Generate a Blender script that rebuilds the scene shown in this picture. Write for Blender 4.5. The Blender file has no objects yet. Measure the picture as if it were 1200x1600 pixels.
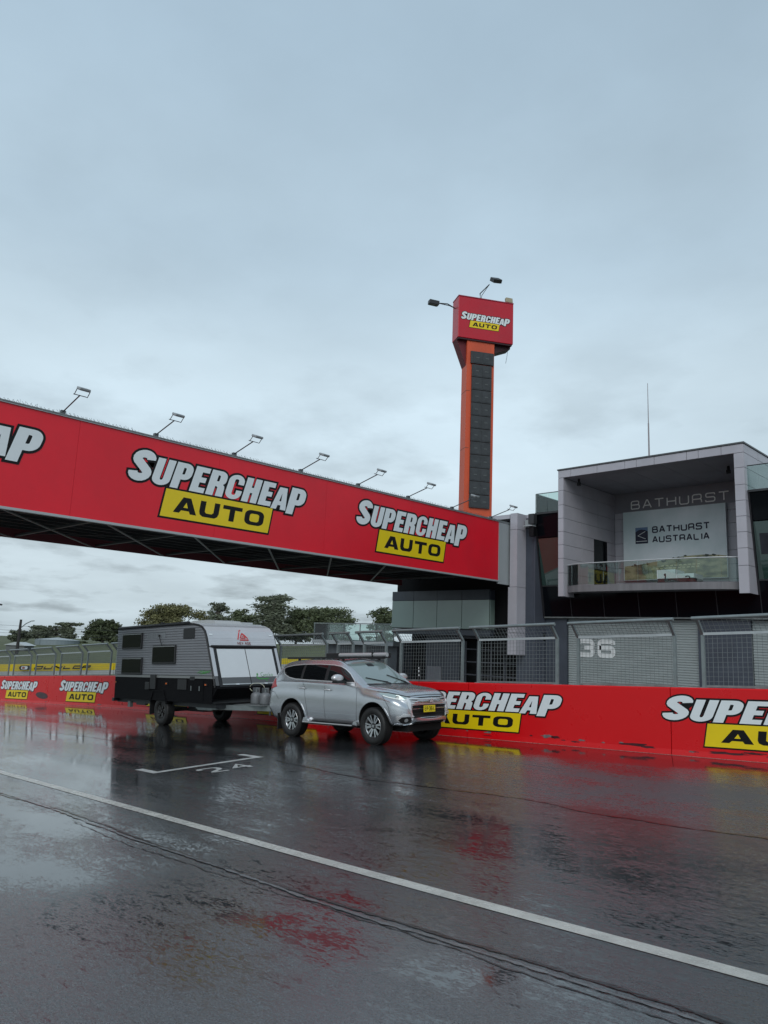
import bpy, bmesh, math, random
import numpy as np
from math import sin, cos, pi, radians, sqrt, atan2, tan
from mathutils import Vector, Matrix
from mathutils.bvhtree import BVHTree
from mathutils.geometry import tessellate_polygon, delaunay_2d_cdt
random.seed(7)
S = bpy.context.scene
COL = S.collection
# ------------------------------------------------------------------ camera
cam_d = bpy.data.cameras.new('camera'); cam = bpy.data.objects.new('camera', cam_d); COL.objects.link(cam)
cam_d.sensor_fit = 'VERTICAL'; cam_d.sensor_height = 36.0; cam_d.lens = 36.0*1165/1600
cam_d.clip_start = 0.05; cam_d.clip_end = 3000
C2W = ((0.713114, 0.09344, 0.694794), (0.699867, -0.152413, -0.697823), (0.040691, 0.98389, -0.174083))
cam.matrix_world = Matrix(C2W).to_4x4()      # the camera stands at the origin, the track about 1.5 m below it
S.camera = cam
S.render.resolution_x = 768; S.render.resolution_y = 1024
# ------------------------------------------------------------------ sky and sun (overcast)
SUN_EL, SUN_AZ = radians(40), radians(148)
W = bpy.data.worlds.new('World'); S.world = W; W.use_nodes = True
wt = W.node_tree; wt.nodes.clear()
def wn(t, **k):
    n = wt.nodes.new(t)
    for a, b in k.items(): setattr(n, a, b)
    return n
wo = wn('ShaderNodeOutputWorld'); bg = wn('ShaderNodeBackground'); bg.inputs[1].default_value = 0.1
sky = wn('ShaderNodeTexSky', sky_type='NISHITA', sun_disc=False, sun_elevation=SUN_EL, sun_rotation=SUN_AZ)
sky.air_density = 1.0; sky.dust_density = 3.0
tc = wn('ShaderNodeTexCoord'); sep = wn('ShaderNodeSeparateXYZ')
wt.links.new(tc.outputs['Generated'], sep.inputs[0])
# cloud plane coordinates: direction / (z + c)
addz = wn('ShaderNodeMath', operation='ADD'); addz.inputs[1].default_value = 0.16
wt.links.new(sep.outputs[2], addz.inputs[0])
mxz = wn('ShaderNodeMath', operation='MAXIMUM'); mxz.inputs[1].default_value = 0.05; wt.links.new(addz.outputs[0], mxz.inputs[0])
dv = wn('ShaderNodeVectorMath', operation='DIVIDE'); cmb = wn('ShaderNodeCombineXYZ')
for i in range(3): wt.links.new(mxz.outputs[0], cmb.inputs[i])
wt.links.new(tc.outputs['Generated'], dv.inputs[0]); wt.links.new(cmb.outputs[0], dv.inputs[1])
n1 = wn('ShaderNodeTexNoise'); n1.inputs['Scale'].default_value = 0.9; n1.inputs['Detail'].default_value = 7; n1.inputs['Roughness'].default_value = 0.52
n2 = wn('ShaderNodeTexNoise'); n2.inputs['Scale'].default_value = 2.3; n2.inputs['Detail'].default_value = 8; n2.inputs['Roughness'].default_value = 0.55
mp = wn('ShaderNodeMapping'); mp.inputs['Location'].default_value = (3.1, 1.7, 0.0); mp.inputs['Scale'].default_value = (1, 1, 0.35)
wt.links.new(dv.outputs[0], mp.inputs[0]); wt.links.new(mp.outputs[0], n1.inputs[0]); wt.links.new(mp.outputs[0], n2.inputs[0])
# vertical ramp of the overcast
rampz = wn('ShaderNodeValToRGB'); wt.links.new(sep.outputs[2], rampz.inputs[0])
cr = rampz.color_ramp; cr.interpolation = 'EASE'
cr.elements[0].position = 0.0; cr.elements[0].color = (5.2, 6.2, 6.75, 1)
cr.elements[1].position = 1.0; cr.elements[1].color = (4.0, 5.0, 5.9, 1)
for p, c in ((0.12, (6.1, 7.25, 7.9, 1)), (0.3, (6.2, 7.6, 8.5, 1)), (0.5, (5.0, 6.45, 7.6, 1)), (0.7, (4.3, 5.7, 6.9, 1))):
    e = cr.elements.new(p); e.color = c
# cloud modulation
def mr(src, a, b, c, d):
    m = wn('ShaderNodeMapRange'); m.inputs[1].default_value = a; m.inputs[2].default_value = b
    m.inputs[3].default_value = c; m.inputs[4].default_value = d; wt.links.new(src, m.inputs[0]); return m.outputs[0]
m1 = mr(n1.outputs[0], 0.3, 0.7, 0.84, 1.14)
m2 = mr(n2.outputs[0], 0.50, 0.68, 1.05, 0.68)
# the darker scud sits low in the sky
lowm = wn('ShaderNodeMapRange'); lowm.inputs[1].default_value = 0.05; lowm.inputs[2].default_value = 0.42
lowm.inputs[3].default_value = 1.0; lowm.inputs[4].default_value = 0.12; wt.links.new(sep.outputs[2], lowm.inputs[0])
mixs = wn('ShaderNodeMix', data_type='FLOAT'); wt.links.new(lowm.outputs[0], mixs.inputs[0])
mixs.inputs[2].default_value = 1.0; wt.links.new(m2, mixs.inputs[3])
mm = wn('ShaderNodeMath', operation='MULTIPLY'); wt.links.new(m1, mm.inputs[0]); wt.links.new(mixs.outputs[0], mm.inputs[1])
vs = wn('ShaderNodeVectorMath', operation='SCALE'); wt.links.new(rampz.outputs[0], vs.inputs[0]); wt.links.new(mm.outputs[0], vs.inputs['Scale'])
mx = wn('ShaderNodeMix', data_type='RGBA'); mx.inputs[0].default_value = 0.95
wt.links.new(sky.outputs[0], mx.inputs[6]); wt.links.new(vs.outputs[0], mx.inputs[7])
wt.links.new(mx.outputs[2], bg.inputs[0]); wt.links.new(bg.outputs[0], wo.inputs[0])
sd = bpy.data.lights.new('sun', 'SUN'); sd.energy = 1.25; sd.angle = radians(40); sd.color = (1.0, 0.985, 0.96)
sun = bpy.data.objects.new('sun', sd); COL.objects.link(sun)
sdir = Vector((sin(SUN_AZ)*cos(SUN_EL), cos(SUN_AZ)*cos(SUN_EL), sin(SUN_EL)))
sun.rotation_euler = sdir.to_track_quat('Z', 'Y').to_euler()
vsn = S.view_settings; S.display_settings.display_device = 'sRGB'
vsn.view_transform = 'Standard'; vsn.look = 'None'; vsn.exposure = 0.0; vsn.gamma = 1.0; vsn.use_curve_mapping = False

# ------------------------------------------------------------------ materials
def srgb(r, g, b):
    f = lambda c: c/12.92 if c <= 0.04045 else ((c+0.055)/1.055)**2.4
    return (f(r/255), f(g/255), f(b/255))
MATS = {}
def mat(name, col, rough=0.5, metal=0.0, var=0.0, vscale=3.0, bump=0.0, bscale=40.0, grime=0.0, gcol=(0.03, 0.03, 0.028), ior=1.5, coat=0.0, stretch=(1, 1, 1), rvar=0.0, emit=0.0, alpha=1.0, trans=0.0, gscale=0.8):
    if name in MATS: return MATS[name]
    m = bpy.data.materials.new(name); m.use_nodes = True; MATS[name] = m
    nt = m.node_tree; b = nt.nodes['Principled BSDF']
    b.inputs['Base Color'].default_value = (*col, 1); b.inputs['Roughness'].default_value = rough
    b.inputs['Metallic'].default_value = metal; b.inputs['IOR'].default_value = ior
    b.inputs['Coat Weight'].default_value = coat; b.inputs['Coat Roughness'].default_value = 0.06
    b.inputs['Transmission Weight'].default_value = trans
    if emit: b.inputs['Emission Color'].default_value = (*col, 1); b.inputs['Emission Strength'].default_value = emit
    L = nt.links
    tcn = nt.nodes.new('ShaderNodeTexCoord'); mpn = nt.nodes.new('ShaderNodeMapping'); mpn.inputs['Scale'].default_value = stretch
    L.new(tcn.outputs['Object'], mpn.inputs[0])
    def noise(s, d=6, r=0.6):
        n = nt.nodes.new('ShaderNodeTexNoise'); n.inputs['Scale'].default_value = s; n.inputs['Detail'].default_value = d
        n.inputs['Roughness'].default_value = r; L.new(mpn.outputs[0], n.inputs[0]); return n
    src = None
    if var:
        n = noise(vscale); r = nt.nodes.new('ShaderNodeMapRange'); r.inputs[1].default_value = 0.3; r.inputs[2].default_value = 0.7
        r.inputs[3].default_value = 1-var; r.inputs[4].default_value = 1+var; L.new(n.outputs[0], r.inputs[0])
        v = nt.nodes.new('ShaderNodeVectorMath'); v.operation = 'SCALE'; v.inputs[0].default_value = col
        L.new(r.outputs[0], v.inputs['Scale']); src = v.outputs[0]
    if grime:
        n = noise(gscale, 9, 0.7); r = nt.nodes.new('ShaderNodeMapRange'); r.inputs[1].default_value = 0.45; r.inputs[2].default_value = 0.72
        r.inputs[3].default_value = 0; r.inputs[4].default_value = grime; L.new(n.outputs[0], r.inputs[0])
        x = nt.nodes.new('ShaderNodeMix'); x.data_type = 'RGBA'; L.new(r.outputs[0], x.inputs[0])
        if src: L.new(src, x.inputs[6])
        else: x.inputs[6].default_value = (*col, 1)
        x.inputs[7].default_value = (*gcol, 1); src = x.outputs[2]
    if src: L.new(src, b.inputs['Base Color'])
    if rvar:
        n = noise(vscale*1.7); r = nt.nodes.new('ShaderNodeMapRange'); r.inputs[1].default_value = 0.3; r.inputs[2].default_value = 0.7
        r.inputs[3].default_value = max(0.02, rough-rvar); r.inputs[4].default_value = min(1, rough+rvar)
        L.new(n.outputs[0], r.inputs[0]); L.new(r.outputs[0], b.inputs['Roughness'])
    if bump:
        n = noise(bscale, 4); bp = nt.nodes.new('ShaderNodeBump'); bp.inputs['Strength'].default_value = bump
        bp.inputs['Distance'].default_value = 0.01; L.new(n.outputs[0], bp.inputs['Height']); L.new(bp.outputs[0], b.inputs['Normal'])
    return m
def glass(name, tint=(0.78, 0.87, 0.84), fac=0.965, spec=0.85, rough=0.02):
    """thin pane: mostly clear, tinted, with a Fresnel reflection"""
    if name in MATS: return MATS[name]
    m = bpy.data.materials.new(name); m.use_nodes = True; MATS[name] = m; nt = m.node_tree; nt.nodes.clear()
    o = nt.nodes.new('ShaderNodeOutputMaterial'); t = nt.nodes.new('ShaderNodeBsdfTransparent'); t.inputs[0].default_value = (*tint, 1)
    g = nt.nodes.new('ShaderNodeBsdfGlossy'); g.inputs[1].default_value = rough; g.inputs[0].default_value = (spec, spec, spec, 1)
    f = nt.nodes.new('ShaderNodeFresnel'); f.inputs[0].default_value = 1.33
    a = nt.nodes.new('ShaderNodeMath'); a.operation = 'ADD'; a.inputs[1].default_value = 1-fac
    x = nt.nodes.new('ShaderNodeMixShader'); nt.links.new(f.outputs[0], a.inputs[0]); nt.links.new(a.outputs[0], x.inputs[0])
    nt.links.new(t.outputs[0], x.inputs[1]); nt.links.new(g.outputs[0], x.inputs[2]); nt.links.new(x.outputs[0], o.inputs[0])
    return m

RED = mat('sign_red', srgb(226, 16, 40), 0.42, var=0.07, vscale=0.5, grime=0.10, gcol=(0.25, 0.03, 0.04), bump=0.05, bscale=8)
WRED = mat('wall_red', srgb(214, 6, 16), 0.32, var=0.06, vscale=0.8, bump=0.12, bscale=14, grime=0.10, gcol=(0.16, 0.0, 0.01), rvar=0.1)
YEL = mat('sign_yellow', srgb(232, 202, 8), 0.4, var=0.03)
WHT = mat('sign_white', srgb(222, 228, 230), 0.4, var=0.03)
BLK = mat('sign_black', (0.004, 0.004, 0.005), 0.55, ior=1.35)
GALV = mat('galvanised_steel', (0.24, 0.27, 0.27), 0.42, 0.55, var=0.15, vscale=6, rvar=0.1)
GALVD = mat('galvanised_dull', (0.20, 0.22, 0.22), 0.55, 0.3, var=0.2, vscale=6)
DARK = mat('dark_steel', (0.035, 0.037, 0.04), 0.5, 0.2, var=0.15)
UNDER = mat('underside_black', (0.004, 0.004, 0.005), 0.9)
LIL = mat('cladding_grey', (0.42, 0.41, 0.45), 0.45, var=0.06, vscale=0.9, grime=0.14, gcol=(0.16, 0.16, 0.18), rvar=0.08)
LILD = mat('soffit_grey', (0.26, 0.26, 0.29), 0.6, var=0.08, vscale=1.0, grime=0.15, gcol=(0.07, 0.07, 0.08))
PALE = mat('pale_panel', (0.36, 0.39, 0.40), 0.4, 0.1, var=0.05, vscale=0.6, grime=0.1, gcol=(0.2, 0.21, 0.22))
NAVY = mat('charcoal_cladding', (0.055, 0.065, 0.085), 0.35, var=0.15, vscale=1.5)
BLKG = mat('black_glass', (0.004, 0.005, 0.007), 0.06, ior=1.25)
FGL = mat('facade_glass', (0.022, 0.05, 0.042), 0.03, ior=2.0)
GRN = mat('green_glass', (0.27, 0.37, 0.325), 0.12, var=0.08, vscale=0.5, ior=1.7)
BALG = glass('balustrade_glass')
ORG = mat('tower_orange', srgb(205, 80, 42), 0.5, var=0.1, vscale=0.5, grime=0.3, gcol=(0.28, 0.06, 0.03), stretch=(1, 1, 0.4))
TRED = mat('tower_red', srgb(186, 16, 40), 0.35, var=0.08, vscale=0.5, grime=0.15, gcol=(0.35, 0.06, 0.08))
BRD = mat('board_black', (0.03, 0.033, 0.036), 0.45, var=0.35, vscale=2.5, rvar=0.15)
RDOOR = mat('roller_steel', (0.34, 0.38, 0.38), 0.45, 0.2, var=0.08, vscale=0.8)
CONC = mat('concrete', (0.20, 0.20, 0.20), 0.8, var=0.15, vscale=2, bump=0.2)

# ------------------------------------------------------------------ object helpers
def ground_z(X, Y=14.7):
    # long fall of the track, and a crossfall away from the pit wall
    return float(np.interp(X, GX, GZ))+0.034*(max(Y, -9.0)-12.6 if Y < 12.6 else 0)
# smooth longitudinal fall of the track
_x = np.array([-400, -200, -110, -75, -42.5, -29.7, -20, -12.5, -8.9, -4.75, 0, 12, 60, 300.])
_z = np.array([-11, -9, -7.0, -5.6, -3.76, -2.99, -2.515, -2.16, -1.99, -1.80, -1.545, -0.95, 0.3, 1.0])
GX = np.arange(-400, 300, 0.5); GZ = np.interp(GX, _x, _z)
for _ in range(3):
    GZ = np.convolve(np.pad(GZ, 3, mode='edge'), np.ones(7)/7, mode='valid')
GZ[0] = GZ[1]
def tag(o, label=None, cat=None, group=None, kind=None):
    if label: o['label'] = label
    if cat: o['category'] = cat
    if group: o['group'] = group
    if kind: o['kind'] = kind
    return o
def thing(name, loc, label, cat, group=None, rot=(0, 0, 0)):
    o = bpy.data.objects.new(name, None); COL.objects.link(o); o.location = loc; o.rotation_euler = rot
    o.empty_display_size = 0.2
    return tag(o, label, cat, group)
class MB:
    def __init__(s): s.v = []; s.f = []; s.m = []; s.mats = []; s.sm = []
    def mi(s, m):
        if m not in s.mats: s.mats.append(m)
        return s.mats.index(m)
    def add(s, vs, fs, m, smooth=False):
        b = len(s.v); s.v += [tuple(p) for p in vs]; k = s.mi(m)
        for f in fs: s.f.append(tuple(i+b for i in f)); s.m.append(k); s.sm.append(smooth)
        return s
    def box(s, x0, x1, y0, y1, z0, z1, m, M=None):
        if x0 > x1: x0, x1 = x1, x0
        if y0 > y1: y0, y1 = y1, y0
        if z0 > z1: z0, z1 = z1, z0
        vs = [(x, y, z) for z in (z0, z1) for y in (y0, y1) for x in (x0, x1)]
        if M is not None: vs = [tuple(M @ Vector(p)) for p in vs]
        return s.add(vs, [(0, 2, 3, 1), (4, 5, 7, 6), (0, 1, 5, 4), (2, 6, 7, 3), (0, 4, 6, 2), (1, 3, 7, 5)], m)
    def bar(s, a, b, w, h, m, up=(0, 0, 1)):
        a = Vector(a); b = Vector(b); d = (b-a).normalized(); u = Vector(up)
        r = d.cross(u)
        if r.length < 1e-4: r = d.cross(Vector((1, 0, 0)))
        r.normalize(); u = r.cross(d)
        vs = [p + r*i*w/2 + u*j*h/2 for p in (a, b) for i, j in ((-1, -1), (1, -1), (1, 1), (-1, 1))]
        return s.add(vs, [(3, 2, 1, 0), (4, 5, 6, 7), (0, 1, 5, 4), (1, 2, 6, 5), (2, 3, 7, 6), (3, 0, 4, 7)], m)
    def tube(s, pts, r, m, n=8, r2=None, cap=True):
        pts = [Vector(p) for p in pts]; k = len(pts); vs = []
        for i, p in enumerate(pts):
            d = (pts[min(i+1, k-1)]-pts[max(i-1, 0)]).normalized()
            a = d.cross(Vector((0, 0, 1)))
            if a.length < 1e-3: a = d.cross(Vector((1, 0, 0)))
            a.normalize(); c = a.cross(d)
            rr = r if r2 is None else r+(r2-r)*i/(k-1)
            vs += [p + (a*cos(t)+c*sin(t))*rr for t in [2*pi*j/n for j in range(n)]]
        fs = [(i*n+j, i*n+(j+1) % n, (i+1)*n+(j+1) % n, (i+1)*n+j) for i in range(k-1) for j in range(n)]
        s.add(vs, fs, m, True)
        if cap: s.add(vs[:n], [tuple(range(n))[::-1]], m); s.add(vs[-n:], [tuple(range(n))], m)
        return s
    def prism(s, loop, m, to3, d0, d1):
        """loop in 2D, to3(u, v, d) -> 3D, extruded d0..d1"""
        n = len(loop); a = [to3(u, v, d0) for u, v in loop]; b = [to3(u, v, d1) for u, v in loop]
        tr = tessellate_polygon([[Vector((u, v, 0)) for u, v in loop]])
        s.add(a, [t for t in tr], m); s.add(b, [t[::-1] for t in tr], m)
        return s.add(a+b, [(i, (i+1) % n, n+(i+1) % n, n+i) for i in range(n)], m)
    def build(s, name, parent=None, smooth=None, recalc=True, bevel=0):
        me = bpy.data.meshes.new(name); me.from_pydata(s.v, [], s.f)
        for m in s.mats: me.materials.append(m)
        me.polygons.foreach_set('material_index', s.m)
        me.polygons.foreach_set('use_smooth', s.sm if smooth is None else [smooth]*len(s.f))
        if recalc:
            bm = bmesh.new(); bm.from_mesh(me); bmesh.ops.recalc_face_normals(bm, faces=bm.faces)
            bm.to_mesh(me); bm.free()
        me.update()
        o = bpy.data.objects.new(name, me); COL.objects.link(o)
        if parent: o.parent = parent
        if bevel:
            md = o.modifiers.new('bevel', 'BEVEL'); md.width = bevel; md.segments = 2; md.limit_method = 'ANGLE'
        return o
def B(name, x0, x1, y0, y1, z0, z1, m, parent=None, bevel=0):
    return MB().box(x0, x1, y0, y1, z0, z1, m).build(name, parent, bevel=bevel, recalc=False)
def copy_tree(o, parent=None):
    c = o.copy(); COL.objects.link(c); c.parent = parent if parent else o.parent
    for ch in list(o.children): copy_tree(ch, c)
    return c

# ------------------------------------------------------------------ lettering
def ribbon(pts, hw):
    pts = [Vector((p[0], p[1])) for p in pts]; n = len(pts); L = []; R = []
    for i, p in enumerate(pts):
        d0 = (p-pts[i-1]).normalized() if i else (pts[1]-p).normalized()
        d1 = (pts[i+1]-p).normalized() if i < n-1 else d0
        t = (d0+d1)
        t = t.normalized() if t.length > 1e-6 else d1
        nn = Vector((-t.y, t.x)); c = max(0.5, nn.dot(Vector((-d1.y, d1.x))))
        L.append(p+nn*hw/c); R.append(p-nn*hw/c)
    return [tuple(q) for q in L+R[::-1]]
def fillet(pts, r, seg=4):
    out = [pts[0]]
    for i in range(1, len(pts)-1):
        p = Vector(pts[i]); a = Vector(pts[i-1])-p; b = Vector(pts[i+1])-p
        rr = min(r, a.length*0.48, b.length*0.48); a.normalize(); b.normalize()
        for k in range(seg+1):
            t = k/seg; q = (p+a*rr)*(1-t)**2 + p*2*t*(1-t) + (p+b*rr)*t*t; out.append(tuple(q))
    out.append(pts[-1]); return out
def rrect(x0, y0, x1, y1, r):
    """rounded rectangle; r = (bl, br, tr, tl)"""
    out = []
    for (cx, cy, rr, a0) in ((x0, y0, r[0], 180), (x1, y0, r[1], 270), (x1, y1, r[2], 0), (x0, y1, r[3], 90)):
        sx = 1 if cx == x0 else -1; sy = 1 if cy == y0 else -1
        if rr <= 0: out.append((cx, cy)); continue
        for k in range(7):
            a = radians(a0+15*k); out.append((cx+sx*rr+rr*cos(a), cy+sy*rr+rr*sin(a)))
    return out
def offset_loop(loop, d):
    A = sum(loop[i][0]*loop[(i+1) % len(loop)][1]-loop[(i+1) % len(loop)][0]*loop[i][1] for i in range(len(loop)))
    P = [Vector(p) for p in loop]
    Q = [p for i, p in enumerate(P) if (p-P[i-1]).length > 1e-5]
    if A < 0: Q = Q[::-1]
    out = []; n = len(Q)
    for i, p in enumerate(Q):
        d0 = (p-Q[i-1]).normalized(); d1 = (Q[(i+1) % n]-p).normalized()
        n0 = Vector((d0.y, -d0.x)); n1 = Vector((d1.y, -d1.x)); t = n0+n1
        t = t.normalized() if t.length > 1e-6 else n0
        out.append(tuple(p+t*d/max(0.55, t.dot(n0))))
    return out
def heavy(ch):
    """heavy condensed capitals, height 1: (outer loops, hole loops, width)"""
    if ch == 'S':
        pts = [(.31+.185*cos(radians(a)), .72+.15*sin(radians(a))) for a in range(-5, 216, 20)]
        pts += [(.31+.185*cos(radians(a)), .28+.15*sin(radians(a))) for a in range(35, -186, -20)]
        return [ribbon(pts, .118)], [], .62
    if ch == 'U':
        return [[(0, 1), (0, .25)]+[(.3+.3*cos(radians(a)), .25+.25*sin(radians(a))) for a in range(195, 360, 15)]+[(.6, .25), (.6, 1), (.35, 1), (.35, .27), (.34, .22), (.3, .19), (.26, .22), (.25, .27), (.25, 1)]], [], .6
    if ch == 'P':
        o = [(0, 0), (.27, 0), (.27, .36), (.36, .36)]+[(.36+.25*cos(radians(a)), .61+.25*sin(radians(a))) for a in range(-75, 0, 15)]+[(.61, .62), (.61, .75)]+[(.36+.25*cos(radians(a)), .75+.25*sin(radians(a))) for a in range(15, 90, 15)]+[(.36, 1), (0, 1)]
        return [o], [rrect(.27, .56, .36, .82, (0, .04, .04, 0))], .62
    if ch == 'E':
        return [[(0, 0), (.52, 0), (.52, .2), (.27, .2), (.27, .4), (.47, .4), (.47, .6), (.27, .6), (.27, .8), (.52, .8), (.52, 1), (0, 1)]], [], .53
    if ch == 'R':
        o = [(0, 0), (.27, 0), (.27, .38), (.31, .38), (.36, .34), (.36, 0), (.63, 0), (.62, .33), (.6, .42), (.53, .48), (.6, .55), (.62, .64), (.62, .77)]+[(.38+.24*cos(radians(a)), .77+.23*sin(radians(a))) for a in range(15, 90, 15)]+[(.38, 1), (0, 1)]
        return [o], [rrect(.27, .58, .36, .82, (0, .04, .04, 0))], .64
    if ch == 'C':
        o = [(.385, .38), (.385, .24), (.37, .19), (.31, .17), (.25, .19), (.235, .24), (.235, .76), (.25, .81), (.31, .83), (.37, .81), (.385, .76), (.385, .62), (.61, .62), (.61, .74)]
        o += [(.305+.305*cos(radians(a)), .73+.27*sin(radians(a))) for a in range(15, 180, 15)]
        o += [(0, .73), (0, .27)]+[(.305+.305*cos(radians(a)), .27+.27*sin(radians(a))) for a in range(195, 360, 15)]+[(.61, .27), (.61, .38)]
        return [o], [], .62
    if ch == 'H':
        return [[(0, 0), (.26, 0), (.26, .39), (.35, .39), (.35, 0), (.61, 0), (.61, 1), (.35, 1), (.35, .61), (.26, .61), (.26, 1), (0, 1)]], [], .62
    if ch == 'A':
        return [[(-.03, 0), (.22, 0), (.25, .19), (.38, .19), (.4, 0), (.66, 0), (.49, 1), (.14, 1)]], [[(.27, .37), (.36, .37), (.315, .74)]], .63
RIB = {
 'A': [[(0, 0), (.44, 1), (.56, 1), (1, 0)], [(.2, .32), (.8, .32)]],
 'B': [[(0, 0), (0, 1), (.93, 1), (.93, .53), (0, .53)], [(0, .53), (1, .53), (1, 0), (0, 0)]],
 'T': [[(-.02, 1), (1.02, 1)], [(.5, 1), (.5, 0)]], 'H': [[(0, 0), (0, 1)], [(1, 0), (1, 1)], [(0, .52), (1, .52)]],
 'U': [[(0, 1), (0, 0), (1, 0), (1, 1)]], 'R': [[(0, 0), (0, 1), (.97, 1), (.97, .43), (0, .43)], [(.6, .43), (.97, .43), (1, 0)]],
 'S': [[(.97, .8), (.97, 1), (.02, 1), (.02, .53), (1, .53), (1, 0), (0, 0), (0, .2)]],
 'L': [[(0, 1), (0, 0), (.95, 0)]], 'I': [[(.1, 0), (.1, 1)]], 'N': [[(0, 0), (0, 1), (1, 0), (1, 1)]],
 'E': [[(1, 1), (0, 1), (0, 0), (1, 0)], [(0, .52), (.9, .52)]], 'W': [[(0, 1), (.28, 0), (.5, .9), (.72, 0), (1, 1)]],
 'G': [[(1, .8), (1, 1), (0, 1), (0, 0), (1, 0), (1, .45), (.55, .45)]], 'O': [[(.5, 1), (0, 1), (0, 0), (1, 0), (1, 1), (.5, 1)]],
 'D': [[(.05, 0), (.05, 1), (1, 1), (1, 0), (.05, 0)]], 'P': [[(0, 0), (0, 1), (1, 1), (1, .42), (0, .42)]],
 'C': [[(1, .78), (1, 1), (0, 1), (0, 0), (1, 0), (1, .22)]], 'J': [[(1, 1), (1, 0), (0, 0), (0, .3)]], 'X': [[(0, 0), (1, 1)], [(0, 1), (1, 0)]],
 '1': [[(.15, .75), (.5, 1), (.5, 0)]], '2': [[(0, .75), (0, 1), (1, 1), (1, .55), (0, 0), (1, 0)]],
 '3': [[(0, .8), (0, 1), (1, 1), (1, .52), (.4, .52)], [(.4, .52), (1, .52), (1, 0), (0, 0), (0, .2)]],
 '4': [[(.75, 0), (.75, 1), (0, .3), (1, .3)]], '5': [[(1, 1), (.05, 1), (.05, .56), (1, .56), (1, 0), (0, 0), (0, .15)]],
 '6': [[(1, .8), (1, 1), (0, 1), (0, 0), (1, 0), (1, .55), (0, .55)]], '.': [[(.1, .4), (.1, .55)]], ' ': [],
}
def text(mb, txt, to3, x, y, h, wch, gap, t, m, d, rnd=.22, shear=0.0, tz=None):
    """stroked capitals; to3(u, v, depth)"""
    k = 0
    for ch in txt:
        w = wch*(0.25 if ch in 'I.' else (.62 if ch == '1' else (0.55 if ch == ' ' else 1)))
        hh = h-t
        for st in RIB[ch]:
            pts = [(p[0]*(wch-t), p[1]*hh) for p in st]
            if ch not in 'ANWX4': pts = fillet(pts, rnd*min(wch, h), 4)
            loop = [(x+t/2+u+shear*(v+t/2), y+t/2+v) for u, v in ribbon(pts, t/2)]; n = len(loop)
            dd = d + (k % 8)*0.0005; k += 1
            for i in range(n//2-1):
                q = (loop[i], loop[i+1], loop[n-2-i], loop[n-1-i])
                mb.add([to3(a, b, dd+(i % 3)*0.00012) for a, b in q], [(0, 1, 2, 3)], m)
        x += w+gap
    return x
def loops_face(mb, loops, to3, d, m):
    pts = [p for l in loops for p in l]
    tr = tessellate_polygon([[Vector((a, b, 0)) for a, b in l] for l in loops])
    mb.add([to3(a, b, d) for a, b in pts], tr, m)
def logo(name, parent, to3, W_, x0, zb, H, shear=0.2, d=0.004, slope=0.0):
    """two-line sponsor lettering, width W_, capitals height H, bottom of the capitals at zb"""
    mb = MB(); word = 'SUPERCHEAP'; sc = [1.19, 1, 1, 1, 1, 1, 1, 1, .94, 1.14]
    wid = [heavy(c)[2]*s_*(1.0) for c, s_ in zip(word, sc)]; gap = .055
    tot = sum(wid)+gap*9+shear*1.0
    kx = W_/(tot*H)   # horizontal stretch
    yo = [-.01, 0, 0, 0, 0, 0, 0, 0, -.05, -.15]
    x = 0; glyphs = []
    for c, s_, w, y_ in zip(word, sc, wid, yo):
        o, hls, _ = heavy(c)
        f = lambda l: [((x+(u*s_)+shear*(v*s_+y_))*H*kx+x0, zb+(v*s_+y_)*H+slope*(x+u*s_)*H*kx) for u, v in l]
        glyphs.append(([f(l) for l in o], [f(l) for l in hls])); x += w+gap
    e = .082*H
    # the AUTO box
    bx0, bx1, bz1, bz0 = x0+.175*W_, x0+.76*W_, zb-.07*H, zb-1.10*H
    sh = .17*H
    box = [(bx0, bz0), (bx1, bz0), (bx1+sh, bz1), (bx0+sh, bz1)]
    loops_face(mb, [offset_loop(box, e*.85)], to3, d, BLK)
    k = 0
    for o, hl in glyphs:
        for l in o: loops_face(mb, [offset_loop(l, e)], to3, d+.001+.0005*k, BLK); k += 1
    loops_face(mb, [box], to3, d+.0075, YEL)
    for o, hl in glyphs: loops_face(mb, o+hl, to3, d+.0085, WHT)
    # AUTO, heavy extended
    ah = .60*H; aw = (bx1-bx0)*.178; ax = bx0+(bx1-bx0)*.115; az = (bz0+bz1)/2-ah/2; t = .165*H
    shx = .12
    def g(l, X): return [(X+u*aw+shx*v*ah, az+v*ah) for u, v in l]
    A = [[(-.05, 0), (.24, 0), (.32, .17), (.70, .17), (.77, 0), (1.08, 0), (.70, 1), (.32, 1)], [(.40, .36), (.62, .36), (.51, .70)]]
    U = [[(0, 1), (0, .32), (.05, .12), (.2, 0), (.8, 0), (.95, .12), (1, .32), (1, 1), (.72, 1), (.72, .34), (.64, .24), (.36, .24), (.28, .34), (.28, 1)]]
    T = [[(.36, 0), (.64, 0), (.64, .75), (1.02, .75), (1.02, 1), (-.02, 1), (-.02, .75), (.36, .75)]]
    O = [rrect(0, 0, 1.08, 1, (.33, .33, .33, .33)), rrect(.28, .23, .80, .77, (.14, .14, .14, .14))]
    st = aw*1.19
    for i, G in enumerate((A, U, T, O)):
        loops_face(mb, [g(l, ax+i*st) for l in G], to3, d+.0088, BLK)
    ob = mb.build(name, parent, recalc=False)
    return ob
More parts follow.
